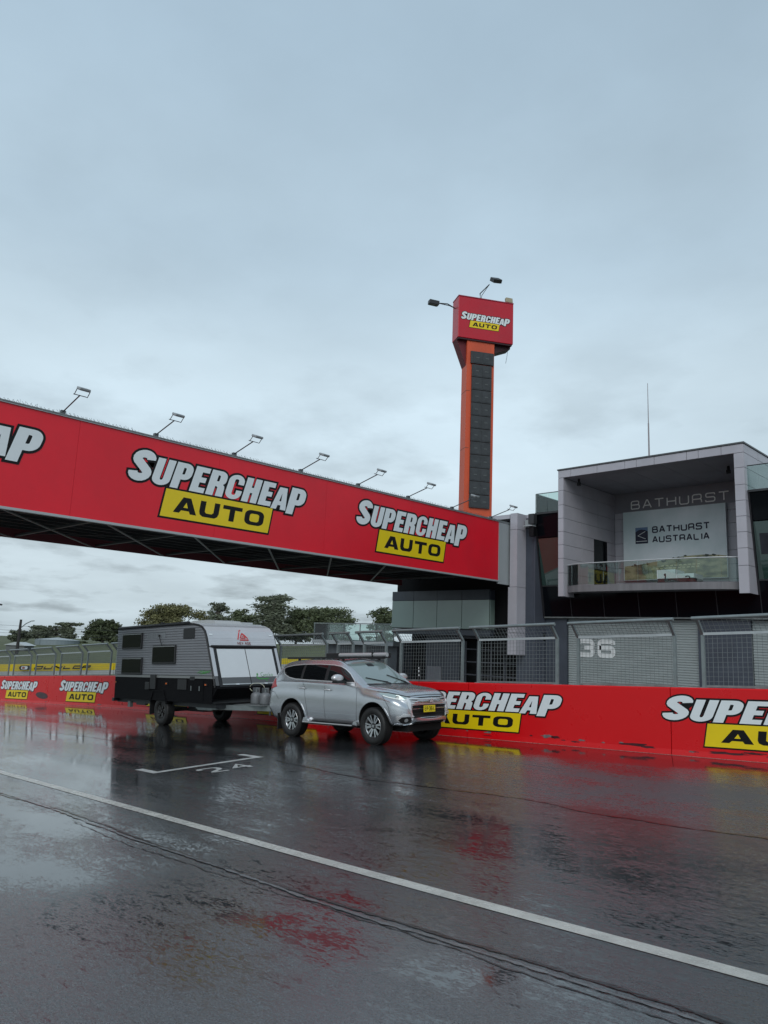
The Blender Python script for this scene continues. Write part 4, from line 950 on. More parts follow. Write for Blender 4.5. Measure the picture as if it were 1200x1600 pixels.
# side glass: a black band, then the panes on it
band = [(-1.93, 1.575), (-1.80, 1.455), (-1.60, 1.385), (-1.35, 1.352), (-.9, 1.335), (-.3, 1.32), (.3, 1.305), (.74, 1.295), (.70, 1.34), (.52, 1.475), (.34, 1.575), (.16, 1.64), (-.1, 1.672), (-.6, 1.69), (-1.2, 1.685), (-1.6, 1.66), (-1.86, 1.615)]
patch('window_surround', offset_loop(band, .018), 'side', .003, CHR, mirror=True)
patch('window_frame', offset_loop(band, -.002), 'side', .0055, PLB, mirror=True)
def clip(a, b, lo):   # part of the band between x=a and x=b
    top = [p for p in band if p[1] > 1.57]; bot = [p for p in band if p[1] <= 1.57]
    N_ = 8; xs_b = np.linspace(a, b, N_) if b < .5 else np.linspace(a, b, N_+3)
    bx = sorted(band[:8]); tp = sorted(band[8:]+[band[0], band[7]])
    return [(x, np.interp(x, [p[0] for p in bx], [p[1] for p in bx])+.012) for x in xs_b]+[(x, np.interp(x, [p[0] for p in tp], [p[1] for p in tp])-.014) for x in xs_b[::-1]]
patch('rear_quarter_window', clip(-1.86, -1.16, 0), 'side', .008, TGL, mirror=True)
patch('rear_door_window', clip(-1.07, -.28, 0), 'side', .008, TGL, mirror=True)
patch('front_door_window', [(-.17, 1.328), (.2, 1.322), (.60, 1.315), (.50, 1.46), (.33, 1.555), (.16, 1.615), (0, 1.645), (-.17, 1.66)], 'side', .008, FWIN, mirror=True)
# windscreen and rear window
patch('windscreen', [(.99, -.66), (.60, -.645), (.25, -.60), (.19, -.30), (.175, 0), (.19, .30), (.25, .60), (.60, .645), (.99, .66), (1.03, .35), (1.045, 0), (1.03, -.35)], 'top', .004, WSG, grid=.06)
patch('rear_window', [(-.60, 1.30), (.60, 1.30), (.56, 1.60), (-.56, 1.60)], 'rear', .004, TGL, grid=.08)
patch('cowl', [(1.00, -.70), (1.07, -.68), (1.10, 0), (1.07, .68), (1.00, .70), (1.05, 0)], 'top', .003, PLB, grid=.06)
patch('mirror_mount', [(.33, .1), (.43, .1), (.43, -.1), (.33, -.1)], 'top', .010, PLB, grid=.06)
# panel gaps
def gap(pts, mode='side', w=.0045, mirror=True): patch('panel_gap', ribbon(pts, w), mode, .0014, mat('gap_dark', (.03, .03, .032), .6), mirror=mirror, grid=.05)
gap([(-1.60, 1.37), (-1.10, 1.34), (-.98, 1.20), (-.93, 1.0)]); gap([(-.93, 1.0), (-.87, .78), (-.82, .42)]) ; gap([(-.82, .42), (.80, .42)]); gap([(-.225, 1.31), (-.22, .8), (-.205, .42)])
gap([(.76, 1.28), (.86, 1.12), (.875, .8), (.84, .42)]); pass
gap([(1.10, -.70), (1.55, -.715), (1.95, -.66)], 'top', .005); gap([(1.56, 1.105), (1.75, .93), (1.86, .80), (1.9, .62)]) ; gap([(-2.44, 1.05), (-2.1, 1.02), (-1.92, .86)])
patch('hood_front_gap', ribbon([(-.62, 1.015), (-.35, 1.035), (0, 1.042), (.35, 1.035), (.62, 1.015)], .006), 'front', .002, mat('gap_dark', (.03, .03, .032), .6))
patch('door_crease', ribbon([(-.82, .60), (.84, .585)], .008), 'side', .006, SILV, mirror=True)
# arch lips and sill
for x in (-1.4, 1.4):
    arc = [(x+.49*cos(radians(a)), .40+.51*sin(radians(a))) for a in range(-5, 186, 10)]
    patch('arch_lip', ribbon(arc, .013), 'side', .012, SILV, mirror=True, grid=.04)
for s in (-1, 1):
    MB().bar((-.88, s*.93, .36), (.86, s*.93, .36), .16, .04, PLB).bar((-.86, s*1.005, .372), (.84, s*1.005, .372), .03, .022, CHR).bar((-.5, s*.8, .34), (-.5, s*.93, .35), .06, .04, PLB).bar((.5, s*.8, .34), (.5, s*.93, .35), .06, .04, PLB).build('side_step', car, bevel=.006)
    MB().prism([(-.97, .36), (-.74, .36), (-.80, .44), (-.92, .47)], SILV, lambda u, v, d: (u, d, v), s*.80, s*.925).build('sill_end', car, bevel=.015)
    MB().prism([(.76, .36), (.92, .36), (.90, .47), (.80, .45)], SILV, lambda u, v, d: (u, d, v), s*.80, s*.925).build('sill_end', car, bevel=.015)
    # door handles and mirrors
    for hx, hz in ((-1.02, 1.135), (-.10, 1.115)):
        MB().tube([(hx-.10, s*.905, hz), (hx-.07, s*.935, hz+.002), (hx+.06, s*.935, hz+.002), (hx+.10, s*.905, hz-.002)], .014, CHR, 8).build('door_handle', car)
    mr_ = MB(); ang = [2*pi*i/12 for i in range(12)]
    rr_ = [(0.49, .09, .045), (.485, .15, .080), (.44, .165, .092), (.38, .155, .088), (.355, .12, .06)]
    vv = [(x, s*(1.07+a*cos(t)*.95), 1.385+b*sin(t)*(1 if sin(t) > 0 else .7)) for x, a, b in rr_ for t in ang]
    ff = [(i*12+j, i*12+(j+1) % 12, (i+1)*12+(j+1) % 12, (i+1)*12+j) for i in range(4) for j in range(12)]+[tuple(range(12)), tuple(range(48, 60))]
    mr_.add(vv, ff, CHR, True).build('mirror', car)
    MB().bar((.45, s*.84, 1.30), (.43, s*1.0, 1.33), .10, .05, PLB).box(.34, .50, s*.93, s*1.16, 1.275, 1.325, PLB).build('mirror_arm', car, bevel=.015)
# wheels
def wheel_mesh(R, wd, rimR, name='wheel', spokes=12, alloy=ALLOY, back=ALLB):
    prof = [(rimR, -wd*.42), (rimR+.03, -wd*.5), (R-.05, -wd*.52), (R-.012, -wd*.44), (R, -wd*.30), (R, wd*.30), (R-.012, wd*.44), (R-.05, wd*.52), (rimR+.03, wd*.5), (rimR, wd*.42)]
    N_ = 48; v = [(r*cos(2*pi*i/N_), y, r*sin(2*pi*i/N_)) for i in range(N_) for r, y in prof]; k = len(prof)
    f = [(i*k+j, ((i+1) % N_)*k+j, ((i+1) % N_)*k+(j+1) % k, i*k+(j+1) % k) for i in range(N_) for j in range(k)]
    t = MB().add(v, f, RUB, True)
    for i in range(60):   # tread blocks
        a = 2*pi*i/60
        for s in (-1, 1):
            M = Matrix.Rotation(-a, 4, 'Y'); t.box(R-.004, R+.009, s*wd*.14, s*wd*.42, -.012, .012, RUB, M)
    return t
def rim_mesh(wd, rimR, spokes, alloy, back):
    q = MB(); N_ = 40; yo = -wd*.42
    # barrel and disc
    prof = [(rimR, yo-.008), (rimR+.012, yo), (rimR-.015, yo+.02), (rimR-.03, yo+.08), (rimR-.03, wd*.4)]; k = len(prof)
    v = [(r*cos(2*pi*i/N_), y, r*sin(2*pi*i/N_)) for i in range(N_) for r, y in prof]
    q.add(v, [(i*k+j, ((i+1) % N_)*k+j, ((i+1) % N_)*k+j+1, i*k+j+1) for i in range(N_) for j in range(k-1)], alloy, True)
    q.add([((rimR-.025)*cos(2*pi*i/N_), yo+.085, (rimR-.025)*sin(2*pi*i/N_)) for i in range(N_)], [tuple(range(N_))], back)
    for s in range(spokes):
        a0 = 2*pi*(s//2)/(spokes/2)+(.20 if s % 2 else -.20); M = Matrix.Rotation(-a0, 4, 'Y')
        a, b = .05, rimR-.005; w0, w1 = .016, (.028 if s % 2 else .017)
        y0, y1 = yo+.025, yo+.004
        vs_ = [(a, y0, -w0), (a, y0, w0), (b, y1, w1), (b, y1, -w1), (a, y0+.05, -w0), (a, y0+.05, w0), (b, y1+.05, w1), (b, y1+.05, -w1)]
        q.add([tuple(M @ Vector(p)) for p in vs_], [(0, 1, 2, 3)], alloy if s % 2 else alloy); q.add([tuple(M @ Vector(p)) for p in vs_], [(0, 4, 5, 1), (1, 5, 6, 2), (2, 6, 7, 3), (3, 7, 4, 0)], back)
    q.tube([(0, yo+.015, 0), (0, yo+.07, 0)], .062, back, 16); q.tube([(0, yo+.008, 0), (0, yo+.02, 0)], .03, alloy, 12)
    for i in range(6): a = 2*pi*i/6+.3; q.tube([(.045*cos(a), yo+.006, .045*sin(a)), (.045*cos(a), yo+.03, .045*sin(a))], .007, alloy, 6)
    return q
w0 = wheel_mesh(.388, .265, .245).build('wheel', car); r0 = rim_mesh(.265, .242, 12, ALLOY, ALLB).build('rim', w0, recalc=False)
MB().tube([(0, .0, 0), (0, .02, 0)], .16, mat('brake_disc', (.2, .2, .2), .4, .8), 24).build('brake_disc', w0)
w0.location = (1.4, -.80, .385)
for (x, y) in ((-1.4, -.80), (1.4, .80), (-1.4, .80)):
    c = copy_tree(w0, car); c.location = (x, y, .385)
    if y > 0: c.rotation_euler = (0, 0, pi)
# underbody so that nothing shows through between the wheels
MB().box(-2.2, 2.1, -.55, .55, .28, .42, BLKI).box(1.36, 1.44, -.7, .7, .34, .42, BLKI).box(-1.46, -1.34, -.7, .7, .30, .44, BLKI).build('underbody', car)
for s in (-1, 1): MB().box(-1.93, -1.90, s*.70, s*.92, .14, .52, PLB).build('mud_flap', car)
# ---- face
patch('upper_grille', [(-.56, .905), (0, .875), (.56, .905), (.60, .985), (.30, 1.000), (0, 1.005), (-.30, 1.000), (-.60, .985)], 'front', .004, PLB, grid=.05)
patch('grille_bar', ribbon([(-.62, .975), (-.3, .958), (0, .952), (.3, .958), (.62, .975)], .013), 'front', .016, CHR, grid=.04)
patch('grille_bar', ribbon([(-.58, .925), (-.3, .905), (0, .898), (.3, .905), (.58, .925)], .010), 'front', .014, CHR, grid=.04)
patch('grille_bar', ribbon([(-.60, .895), (-.52, .872), (0, .850), (.52, .872), (.60, .895)], .011), 'front', .016, CHR, grid=.04)
patch('lower_grille', [(-.50, .56), (.50, .56), (.545, .65), (.53, .83), (.30, .835), (0, .838), (-.30, .835), (-.53, .83), (-.545, .65)], 'front', .006, BLKI, grid=.05)
for k in range(4): patch('grille_slat', ribbon([(-.50, .60+.06*k), (0, .598+.06*k), (.50, .60+.06*k)], .006), 'front', .012, PLB, grid=.06)
for s in (-1, 1):
    m_ = lambda l: [(s*a, b) for a, b in l]
    patch('chrome_blade', m_([(.60, .99), (.635, .95), (.625, .80), (.585, .68), (.51, .58), (.55, .69), (.575, .80), (.565, .88)]), 'front', .022, CHR, grid=.04)
    patch('bumper_fin', m_([(.50, .60), (.60, .655), (.72, .67), (.80, .60), (.745, .605), (.62, .61)]), 'front', .022, CHR, grid=.04)
    patch('fog_recess', m_([(.57, .585), (.64, .60), (.76, .585), (.79, .53), (.72, .47), (.60, .465), (.54, .52)]), 'front', .004, BLKI, grid=.04)
    patch('fog_lamp', [(s*(.66+.035*cos(a)), .53+.035*sin(a)) for a in [2*pi*i/14 for i in range(14)]], 'front', .012, mat('lamp_clear', (.45, .46, .46), .08, .4, ior=1.8), grid=.03)
    patch('bumper_lower_trim', m_([(.45, .50), (.54, .455), (.66, .44), (.78, .47), (.80, .455), (.66, .415), (.50, .43), (.42, .48)]), 'front', .02, SILV, grid=.04)
patch('skid_bar', [(-.56, .50), (.56, .50), (.52, .565), (.30, .575), (0, .578), (-.30, .575), (-.52, .565)], 'front', .025, SILV, grid=.05)
patch('lower_intake', [(-.45, .505), (.45, .505), (.46, .485), (-.46, .485)], 'front', .03, BLKI, grid=.05)
LMP = mat('headlamp_glass', (.42, .50, .49), .05, .35, ior=1.9)
def dg_(x, y, z): v = (Vector((x, y, 0)).dot(Vector((1, 1, 0)).normalized()), z); return v
hl = [dg_(1.50, -.86, 1.105), dg_(1.75, -.82, 1.09), dg_(2.02, -.70, 1.035), dg_(2.17, -.54, .985), dg_(2.20, -.50, .955), dg_(2.16, -.60, .935), dg_(2.02, -.73, .955), dg_(1.78, -.83, 1.005), dg_(1.62, -.86, 1.045)]
patch('headlamp', hl, 'diag', .006, LMP, mirror=True, grid=.04)
patch('headlamp_rim', ribbon([dg_(1.50, -.86, 1.11), dg_(1.75, -.82, 1.098), dg_(2.02, -.70, 1.045), dg_(2.17, -.54, .995)], .006), 'diag', .01, PLB, mirror=True, grid=.04)
patch('headlamp_strip', ribbon([dg_(1.66, -.855, 1.03), dg_(1.80, -.82, .995), dg_(2.02, -.73, .955), dg_(2.13, -.62, .943)], .009), 'diag', .013, mat('drl_white', (.85, .88, .86), .2), mirror=True, grid=.04)
patch('headlamp_lens', [(dg_(1.97, -.73, 0)[0]+.042*cos(a), 1.0+.034*sin(a)) for a in [2*pi*i/14 for i in range(14)]], 'diag', .010, mat('projector', (.10, .13, .12), .05, ior=2.0), mirror=True, grid=.03)
# badge: three diamonds
bd = MB()
for a0 in (90, 210, 330):
    a = radians(a0); c_, s_ = cos(a), sin(a); L_ = .062; W_ = .022
    pts = [(0, 0), (L_*.5*c_-W_*s_, L_*.5*s_+W_*c_), (L_*c_, L_*s_), (L_*.5*c_+W_*s_, L_*.5*s_-W_*c_)]
    bd.prism(pts, CHR, lambda u, v, d: (2.305+d, u, .922+v), 0, .012)
bd.build('badge', car)
# plate
pl = MB().box(2.30, 2.312, -.26, .11, .685, .825, mat('plate_yellow', srgb(226, 205, 40), .4))
text(pl, 'EP.36.LJ', lambda u, v, d: (2.313+d, u, v), -.235, .715, .085, .046, .0125, .012, BLK, 0)
pl.build('number_plate', car)
# tail lamp
patch('tail_lamp', [(-2.42, 1.10), (-2.25, 1.10), (-2.03, 1.155), (-2.17, 1.33), (-2.20, 1.36), (-2.30, 1.24)], 'side', .008, mat('tail_red', (.35, .008, .01), .1, ior=1.6), mirror=True, grid=.04)
# wipers
def on_top(x, y, d=.014):
    h = bvh.ray_cast(Vector((x, y, 4)), Vector((0, 0, -1))); return tuple(h[0]+h[1]*d)
MB().tube([on_top(1.06, .02), on_top(.99, -.18, .03)], .010, PLB, 6).tube([on_top(1.0+k*-.035, -.02-k*.11, .016) for k in range(6)], .011, PLB, 6).build('wiper', car)
MB().tube([on_top(1.04, .62), on_top(.97, .45, .03)], .010, PLB, 6).tube([on_top(.99-k*.045, .60-k*.085, .016) for k in range(6)], .011, PLB, 6).build('wiper', car)
MB().tube([(1.30, .72, 1.20), (1.30, .72, 1.42)], .006, PLB, 6).tube([(1.30, .72, 1.42), (1.30, .72, 1.62)], .011, mat('aerial_white', (.6, .6, .6), .4), 6).tube([(1.30, .72, 1.46), (1.30, .72, 1.51)], .0125, PLB, 6).tube([(1.30, .72, 1.56), (1.30, .72, 1.59)], .0125, PLB, 6).build('aerial', car)
# seat heads seen behind the front side glass are kept dark: rack next
rk = thing('roof_rack', (-13.19, 12.70, CZ), 'flat black roof rack with silver awning tube on the silver car', 'roof rack', rot=(.014, -slope, 0))
rm = MB(); zr = 1.845
for y in (-.60, .60): rm.bar((-1.95, y, zr), (.30, y, zr), .05, .045, PLB)
rm.build('side_rail', rk)
for i in range(12): MB().bar((-1.93+i*.2, -.575, zr), (-1.93+i*.2, .575, zr), .07, .022, PLB).build('rack_slat', rk)
for x in (-1.5, -.6, .1):
    for y in (-.60, .60): MB().bar((x, y, 1.78), (x, y, zr-.02), .06, .04, PLB).build('rack_foot', rk)
MB().box(-1.95, .32, .66, .80, zr+.0, zr+.13, PLB).build('awning_bag', rk, bevel=.02); 
MB().tube([(-1.35, .62, zr+.075), (.36, .62, zr+.075)], .052, mat('awning_tube', (.50, .51, .52), .35, .4), 12).build('awning_tube', rk)
MB().box(-.12, -.09, .555, .69, zr-.0, zr+.14, PLB).build('awning_clamp', rk)

# ================================================================== CARAVAN
sv = atan2(ground_z(-17)-ground_z(-23), 6)
VO = Vector((-20.13, 12.52, ground_z(-20.13)-.018))
van = thing('caravan', tuple(VO), 'grey and black off-road caravan with white front boot doors hitched behind the silver car', 'caravan', rot=(.018, -sv, 0))
CLAD = mat('corrugated_grey', (.23, .24, .26), .42, .2, var=.05, vscale=1.5); CLADW = mat('corrugated_white', (.52, .54, .57), .35, .1, var=.04, vscale=1)
CHK = mat('checker_black', (.003, .003, .004), .7, 0, ior=1.25, bump=.6, bscale=45)
HW = 1.14   # half width
prof = [(-2.80, .68), (2.66, .68), (2.70, .80), (2.90, 1.07), (2.86, 1.16), (2.36, 2.44), (2.26, 2.62), (2.10, 2.74), (1.92, 2.80), (1.6, 2.82), (-2.78, 2.82), (-2.82, 2.76)]
MB().prism(prof, mat('van_core', (.10, .105, .11), .5), lambda u, v, d: (u, d, v), -HW+.02, HW-.02).build('body', van)
def xr(z):   # front edge of the side wall at height z
    P = [(.68, 2.66), (.80, 2.70), (1.07, 2.90), (1.16, 2.86), (2.44, 2.36), (2.62, 2.26), (2.74, 2.10), (2.80, 1.92), (2.82, 1.6)]
    return float(np.interp(z, [a for a, b in P], [b for a, b in P]))
for s in (-1, 1):
    mb = MB(); z = 1.40
    while z < 2.79:
        p = .0725; a, b = z, min(z+p, 2.80)
        for (za, zb_, oa, ob) in ((a, a+p*.22, .0, .016), (a+p*.22, b-p*.25, .016, .016), (b-p*.25, b, .016, .0)):
            if zb_ <= za: continue
            mb.add([(-2.81, s*(HW+oa), za), (xr(za)-.05, s*(HW+oa), za), (xr(zb_)-.05, s*(HW+ob), zb_), (-2.81, s*(HW+ob), zb_)], [(0, 1, 2, 3)], CLAD)
        z += p
    mb.build('side_cladding', van, recalc=False)
    MB().box(-2.82, 2.72, s*(HW-.01), s*(HW+.012), .68, 1.33, CHK).build('side_skirt', van)
    MB().box(-2.82, 2.80, s*(HW-.005), s*(HW+.022), 1.33, 1.395, mat('trim_grey', (.26, .27, .27), .35, .4)).build('waist_trim', van)
    pts = [(2.84, s*(HW+.01), 1.10)]+[(xr(z)-.025, s*(HW+.012), z) for z in np.linspace(1.16, 2.81, 24)]+[(1.5, s*(HW+.012), 2.835), (-2.80, s*(HW+.012), 2.835)]
    MB().tube(pts, .024, PLB, 6).build('edge_mould', van)
# roof, awning roll
MB().box(-2.75, 1.75, -HW+.03, HW-.03, 2.825, 2.85, mat('roof_white', (.45, .47, .48), .4)).build('roof', van)
MB().tube([(-2.72, -HW-.02, 2.84), (1.45, -HW-.02, 2.86)], .042, PLB, 8).box(-.05, .02, -HW-.06, -HW+.02, 2.86, 2.93, PLB).build('awning_roll', van)
MB().prism([(-.0, 0), (1.45, 0), (1.35, .12), (1.0, .17), (.25, .17), (.05, .12)], mat('roof_white', (.45, .47, .48), .4), lambda u, v, d: (u+.25, d, v*.75+2.845), -.45, .45).build('air_conditioner', van)
MB().box(.9, 1.55, .35, .95, 2.84, 2.92, mat('roof_white', (.45, .47, .48), .4)).box(-2.2, -1.6, -.3, .3, 2.85, 2.93, mat('roof_white', (.45, .47, .48), .4)).build('roof_hatch', van, bevel=.02)
MB().box(-1.3, -.2, -.8, .2, 2.855, 2.885, mat('solar', (.02, .02, .03), .2)).build('solar_panel', van)
# windows on the near side (x along the van, z above the ground)
WGL = mat('van_glass', (.005, .0055, .007), .03, ior=1.38)
def vwin(x0, x1, z0, z1, s=-1, name='window'):
    y = s*(HW+.018)
    w = MB().box(x0, x1, y, y+s*.035, z0, z1, PLB).build(name, van, bevel=.012)
    MB().box(x0+.055, x1-.055, y+s*.037, y+s*.043, z0+.055, z1-.05, WGL).build('pane', w)
    MB().box(x0+.03, x1-.03, y+s*.037, y+s*.045, z1-.045, z1-.030, mat('hinge_bright', (.4, .42, .42), .3, .4)).build('hinge', w)
    for k in (x0+.02, x1-.035): MB().box(k, k+.015, y+s*.037, y+s*.043, z0+.05, z1-.06, mat('strip_grey', (.07, .07, .07), .4)).build('stay', w)
vwin(-2.42, -1.17, 2.17, 2.66); vwin(-2.38, -1.10, 1.41, 1.92); vwin(-.50, .82, 1.72, 2.26)
vwin(-2.2, -1.0, 1.75, 2.3, 1); vwin(.2, 1.4, 1.75, 2.3, 1)
MB().box(1.17, 1.76, -HW-.03, -HW-.018, 2.42, 2.70, PLB).build('access_hatch', van, bevel=.01)
bg_ = MB().box(-.88, .18, -HW-.024, -HW-.018, 2.47, 2.63, mat('badge_grey', (.22, .23, .25), .3, .4)).build('side_badge', van)
bt = MB(); bm_ = mat('badge_mark', (.11, .115, .125), .4)
text(bt, 'EI EI III', lambda u, v, d: (u, -HW-.026-d, v), -.82, 2.485, .13, .09, .035, .012, bm_, 0); bt.build('badge_mark', bg_, recalc=False)
MB().tube([(-.15, -HW-.05, 2.54), (.05, -HW-.06, 2.25)], .012, PLB, 6).tube([(-.15, -HW-.02, 2.54), (-.15, -HW-.06, 2.54)], .03, PLB, 8).build('awning_light', van)
# green leafy transfer at the front lower corner of the side
dc = MB(); GR = mat('decal_green', (.05, .28, .05), .5); r_ = random.Random(3)
for k in range(9):
    lp = ribbon([(1.95+k*.06, 1.47+.03*sin(k*1.7)), (2.12+k*.055, 1.50+.03*cos(k)), (2.25+k*.05, 1.53+.02*sin(k))], .006); dc.add([(u, -HW-.0175-k*.0003, v) for u, v in lp], tessellate_polygon([[Vector((u, v, 0)) for u, v in lp]]), GR)
dc.build('side_transfer', van, recalc=False)
# skirt fittings
MB().box(-.53, -.22, -HW-.06, -HW-.013, 1.0, 1.42, PLB).build('gas_locker', van, bevel=.01); MB().box(-.82, -.58, -HW-.06, -HW-.013, .98, 1.2, PLB).build('water_filler', van, bevel=.01)
MB().box(.98, 1.45, -HW-.03, -HW-.013, 1.02, 1.30, PLB).build('vent', van); MB().box(1.62, 1.85, -HW-.03, -HW-.013, 1.28, 1.38, PLB).build('latch_box', van)
dr = MB().box(1.52, 2.30, -HW-.022, -HW-.013, .74, 1.28, CHK).build('locker_door', van)
for x in (1.68, 2.10): MB().box(x, x+.03, -HW-.035, -HW-.023, 1.0, 1.13, GALV).build('handle', dr)
AMB = mat('amber', (.55, .12, .02), .2)
for x in (-2.74, .37, 2.42): MB().box(x-.06, x+.06, -HW-.028, -HW-.013, 1.14, 1.20, PLB).box(x-.045, x+.03, -HW-.036, -HW-.029, 1.15, 1.19, AMB).build('marker_lamp', van)
# chassis, guard, wheels
MB().box(-3.0, 2.6, -.95, .95, .55, .675, DARK).box(-2.98, -2.86, -HW, HW, .58, .68, DARK).build('chassis', van)
for s in (-1, 1):
    gd = MB(); lp = [(-.56, .66), (-.40, .98), (.22, .98), (.42, .62)]; lq = [(-.50, .64), (-.36, .935), (.19, .935), (.37, .60)]
    gd.prism(lp+lq[::-1], CHK, lambda u, v, d: (u, d, v), s*(HW-.30), s*(HW+.035)); gd.build('wheel_guard', van)
    MB().box(-.58, -.55, s*(HW-.26), s*(HW-.0), .28, .70, PLB).build('mud_flap', van)
    MB().box(-2.2, -2.05, s*.9, s*1.0, .42, .6, GALVD).box(-1.75, -1.2, s*.85, s*.95, .50, .55, DARK).build('stabiliser_leg', van)
vw = wheel_mesh(.395, .25, .22).build('wheel', van); rim_mesh(.25, .215, 10, mat('van_rim', (.05, .05, .05), .4, .5), BLKI).build('rim', vw, recalc=False)
vw.location = (.02, -.99, .395); c = copy_tree(vw, van); c.location = (.02, .99, .395); c.rotation_euler = (0, 0, pi)
MB().tube([(.02, -.95, .395), (.02, .95, .395)], .04, DARK, 8).box(-.5, .5, -.6, -.52, .42, .5, DARK).box(-.5, .5, .52, .6, .42, .5, DARK).box(.5, 1.3, -.5, .5, .38, .56, mat('tank_dark', (.03, .03, .032), .5)).build('axle', van)
# front face: ribbed upper skin, boot doors, black lower
def FP(t): # point on the leaning face, t = height
    return xr(t)
up = MB(); zs_ = [2.20, 2.25, 2.30, 2.35, 2.40, 2.44, 2.48, 2.52, 2.56, 2.60, 2.64, 2.68, 2.71, 2.74, 2.765, 2.785, 2.80]
for i, (a, b) in enumerate(zip(zs_[:-1], zs_[1:])):
    xa, xb = xr(a)+.012, xr(b)+.012; m_ = (a+b)/2; xm = xr(m_)+.020
    up.add([(xa, -HW+.01, a), (xa, HW-.01, a), (xm, HW-.01, m_-.008), (xm, -HW+.01, m_-.008), (xb+.006, HW-.01, b-.004), (xb+.006, -HW+.01, b-.004), (xb, HW-.01, b), (xb, -HW+.01, b)],
           [(0, 1, 2, 3), (3, 2, 4, 5), (5, 4, 6, 7)], CLADW)
up.add([(xr(2.80)+.012, -HW+.01, 2.80), (xr(2.80)+.012, HW-.01, 2.80), (1.6, HW-.01, 2.852), (1.6, -HW+.01, 2.852)], [(0, 1, 2, 3)], CLADW); up.build('front_skin', van, recalc=False)
def fbox(name, y0, y1, z0, z1, m, off, th=.02, parent=van):
    v = [(xr(z0)+off, y0, z0), (xr(z0)+off, y1, z0), (xr(z1)+off, y1, z1), (xr(z1)+off, y0, z1)]; v += [(a-th, b, c) for a, b, c in v]
    return MB().add(v, [(0, 1, 2, 3), (7, 6, 5, 4), (0, 4, 5, 1), (1, 5, 6, 2), (2, 6, 7, 3), (3, 7, 4, 0)], m).build(name, parent)
DOORW = mat('boot_white', (.62, .65, .67), .3, var=.02); BAND = mat('boot_band', (.10, .105, .11), .4)
fbox('corner_skin', -HW+.01, -HW+.12, 1.40, 2.16, CLADW, .012); fbox('corner_skin', HW-.12, HW-.01, 1.40, 2.16, CLADW, .012)
fbox('boot_frame', -1.02, 1.03, 1.12, 2.17, PLB, .020); MB().tube([(xr(2.19)+.03, -1.08, 2.19), (xr(2.19)+.03, 1.08, 2.19)], .035, PLB, 8).build('boot_hinge_rail', van)
for (a, b) in ((-.93, -.015), (.015, .93)):
    d_ = fbox('boot_door', a, b, 1.36, 2.12, DOORW, .034); fbox('door_band', a, b, 1.20, 1.356, BAND, .034, .014, d_); fbox('door_sill', a, b, 1.17, 1.198, mat('sill_bright', (.45, .47, .48), .3, .4), .036, .014, d_)
    fbox('door_catch', (a+b)/2-.04, (a+b)/2+.06, 1.165, 1.20, CHR, .052, .012, d_)
MB().prism([(2.66, .68), (2.70, .80), (2.905, 1.07), (2.88, 1.155), (2.62, 1.155), (2.60, .68)], CHK, lambda u, v, d: (u, d, v), -HW+.015, HW-.015).build('front_locker', van)
for y in (-1.02, 1.0): fbox('clearance_lamp', y-.05, y+.05, 2.50, 2.53, WHT, .03, .01)
MB().box(2.74, 2.765, -1.07, -.93, .90, .97, WHT).build('front_marker', van)
# maker's triangle and name, on the curved upper skin
tr_ = MB(); TRD = mat('logo_red', (.55, .03, .025), .4)
def fp3(u, v, d): return (xr(v)+.030+d, u, v)
def tri_rib(pts, hw, k):
    lp = ribbon(pts, hw); tr_.add([fp3(a, b, .001*k) for a, b in lp], tessellate_polygon([[Vector((a, b, 0)) for a, b in lp]]), TRD)
tri_rib([(-.17, 2.385), (-.045, 2.64)], .017, 0); tri_rib([(-.015, 2.66), (.165, 2.415)], .017, 1); tri_rib([(-.11, 2.375), (.19, 2.375)], .016, 2)
tri_rib([(-.085, 2.43), (.01, 2.565)], .014, 3); tri_rib([(.01, 2.565), (.095, 2.435)], .014, 4); tri_rib([(-.07, 2.43), (.085, 2.43)], .014, 5); tri_rib([(-.01, 2.475), (.025, 2.475)], .012, 6)
tr_.build('maker_emblem', van, recalc=False)
t_ = MB(); text(t_, 'NEW AGE', fp3, -.21, 2.245, .075, .056, .014, .013, mat('name_red', (.22, .05, .05), .5), 0); t_.build('maker_name', van, recalc=False)
# gecko transfer on the right boot door
dc = MB(); k = 0
def fd3(u, v, d): return (xr(v)+.0362+d, u, v)
def grib(pts, hw, m=GR):
    global k
    lp = ribbon(pts, hw); dc.add([fd3(a, b, .0004*k) for a, b in lp], tessellate_polygon([[Vector((a, b, 0)) for a, b in lp]]), m); k += 1
grib([(.24, 1.40), (.22, 1.37), (.24, 1.34), (.30, 1.31), (.45, 1.30), (.62, 1.315)], .014); grib([(.22, 1.42), (.25, 1.44), (.26, 1.40)], .016); grib([(.20, 1.33), (.28, 1.32), (.27, 1.28)], .007); grib([(.5, 1.30), (.52, 1.25), (.56, 1.24)], .007)
def arc(cx, cy, rx, ry, a0, a1, n=10): return [(cx+rx*cos(radians(lerp(a0, a1, i/n))), cy+ry*sin(radians(lerp(a0, a1, i/n)))) for i in range(n+1)]
grib(arc(.42, 1.42, .055, .055, 60, 340), .0055); grib([(.44, 1.41), (.48, 1.41), (.475, 1.37)], .005)                 # G
grib(arc(.535, 1.40, .025, .025, 0, 320), .0045); grib(arc(.60, 1.40, .025, .025, 50, 310), .0045); grib([(.65, 1.47), (.645, 1.37)], .0045); grib([(.69, 1.42), (.65, 1.40), (.70, 1.37)], .0045); grib(arc(.745, 1.40, .025, .028, 0, 359), .0045)
dc.build('door_transfer', van, recalc=False)
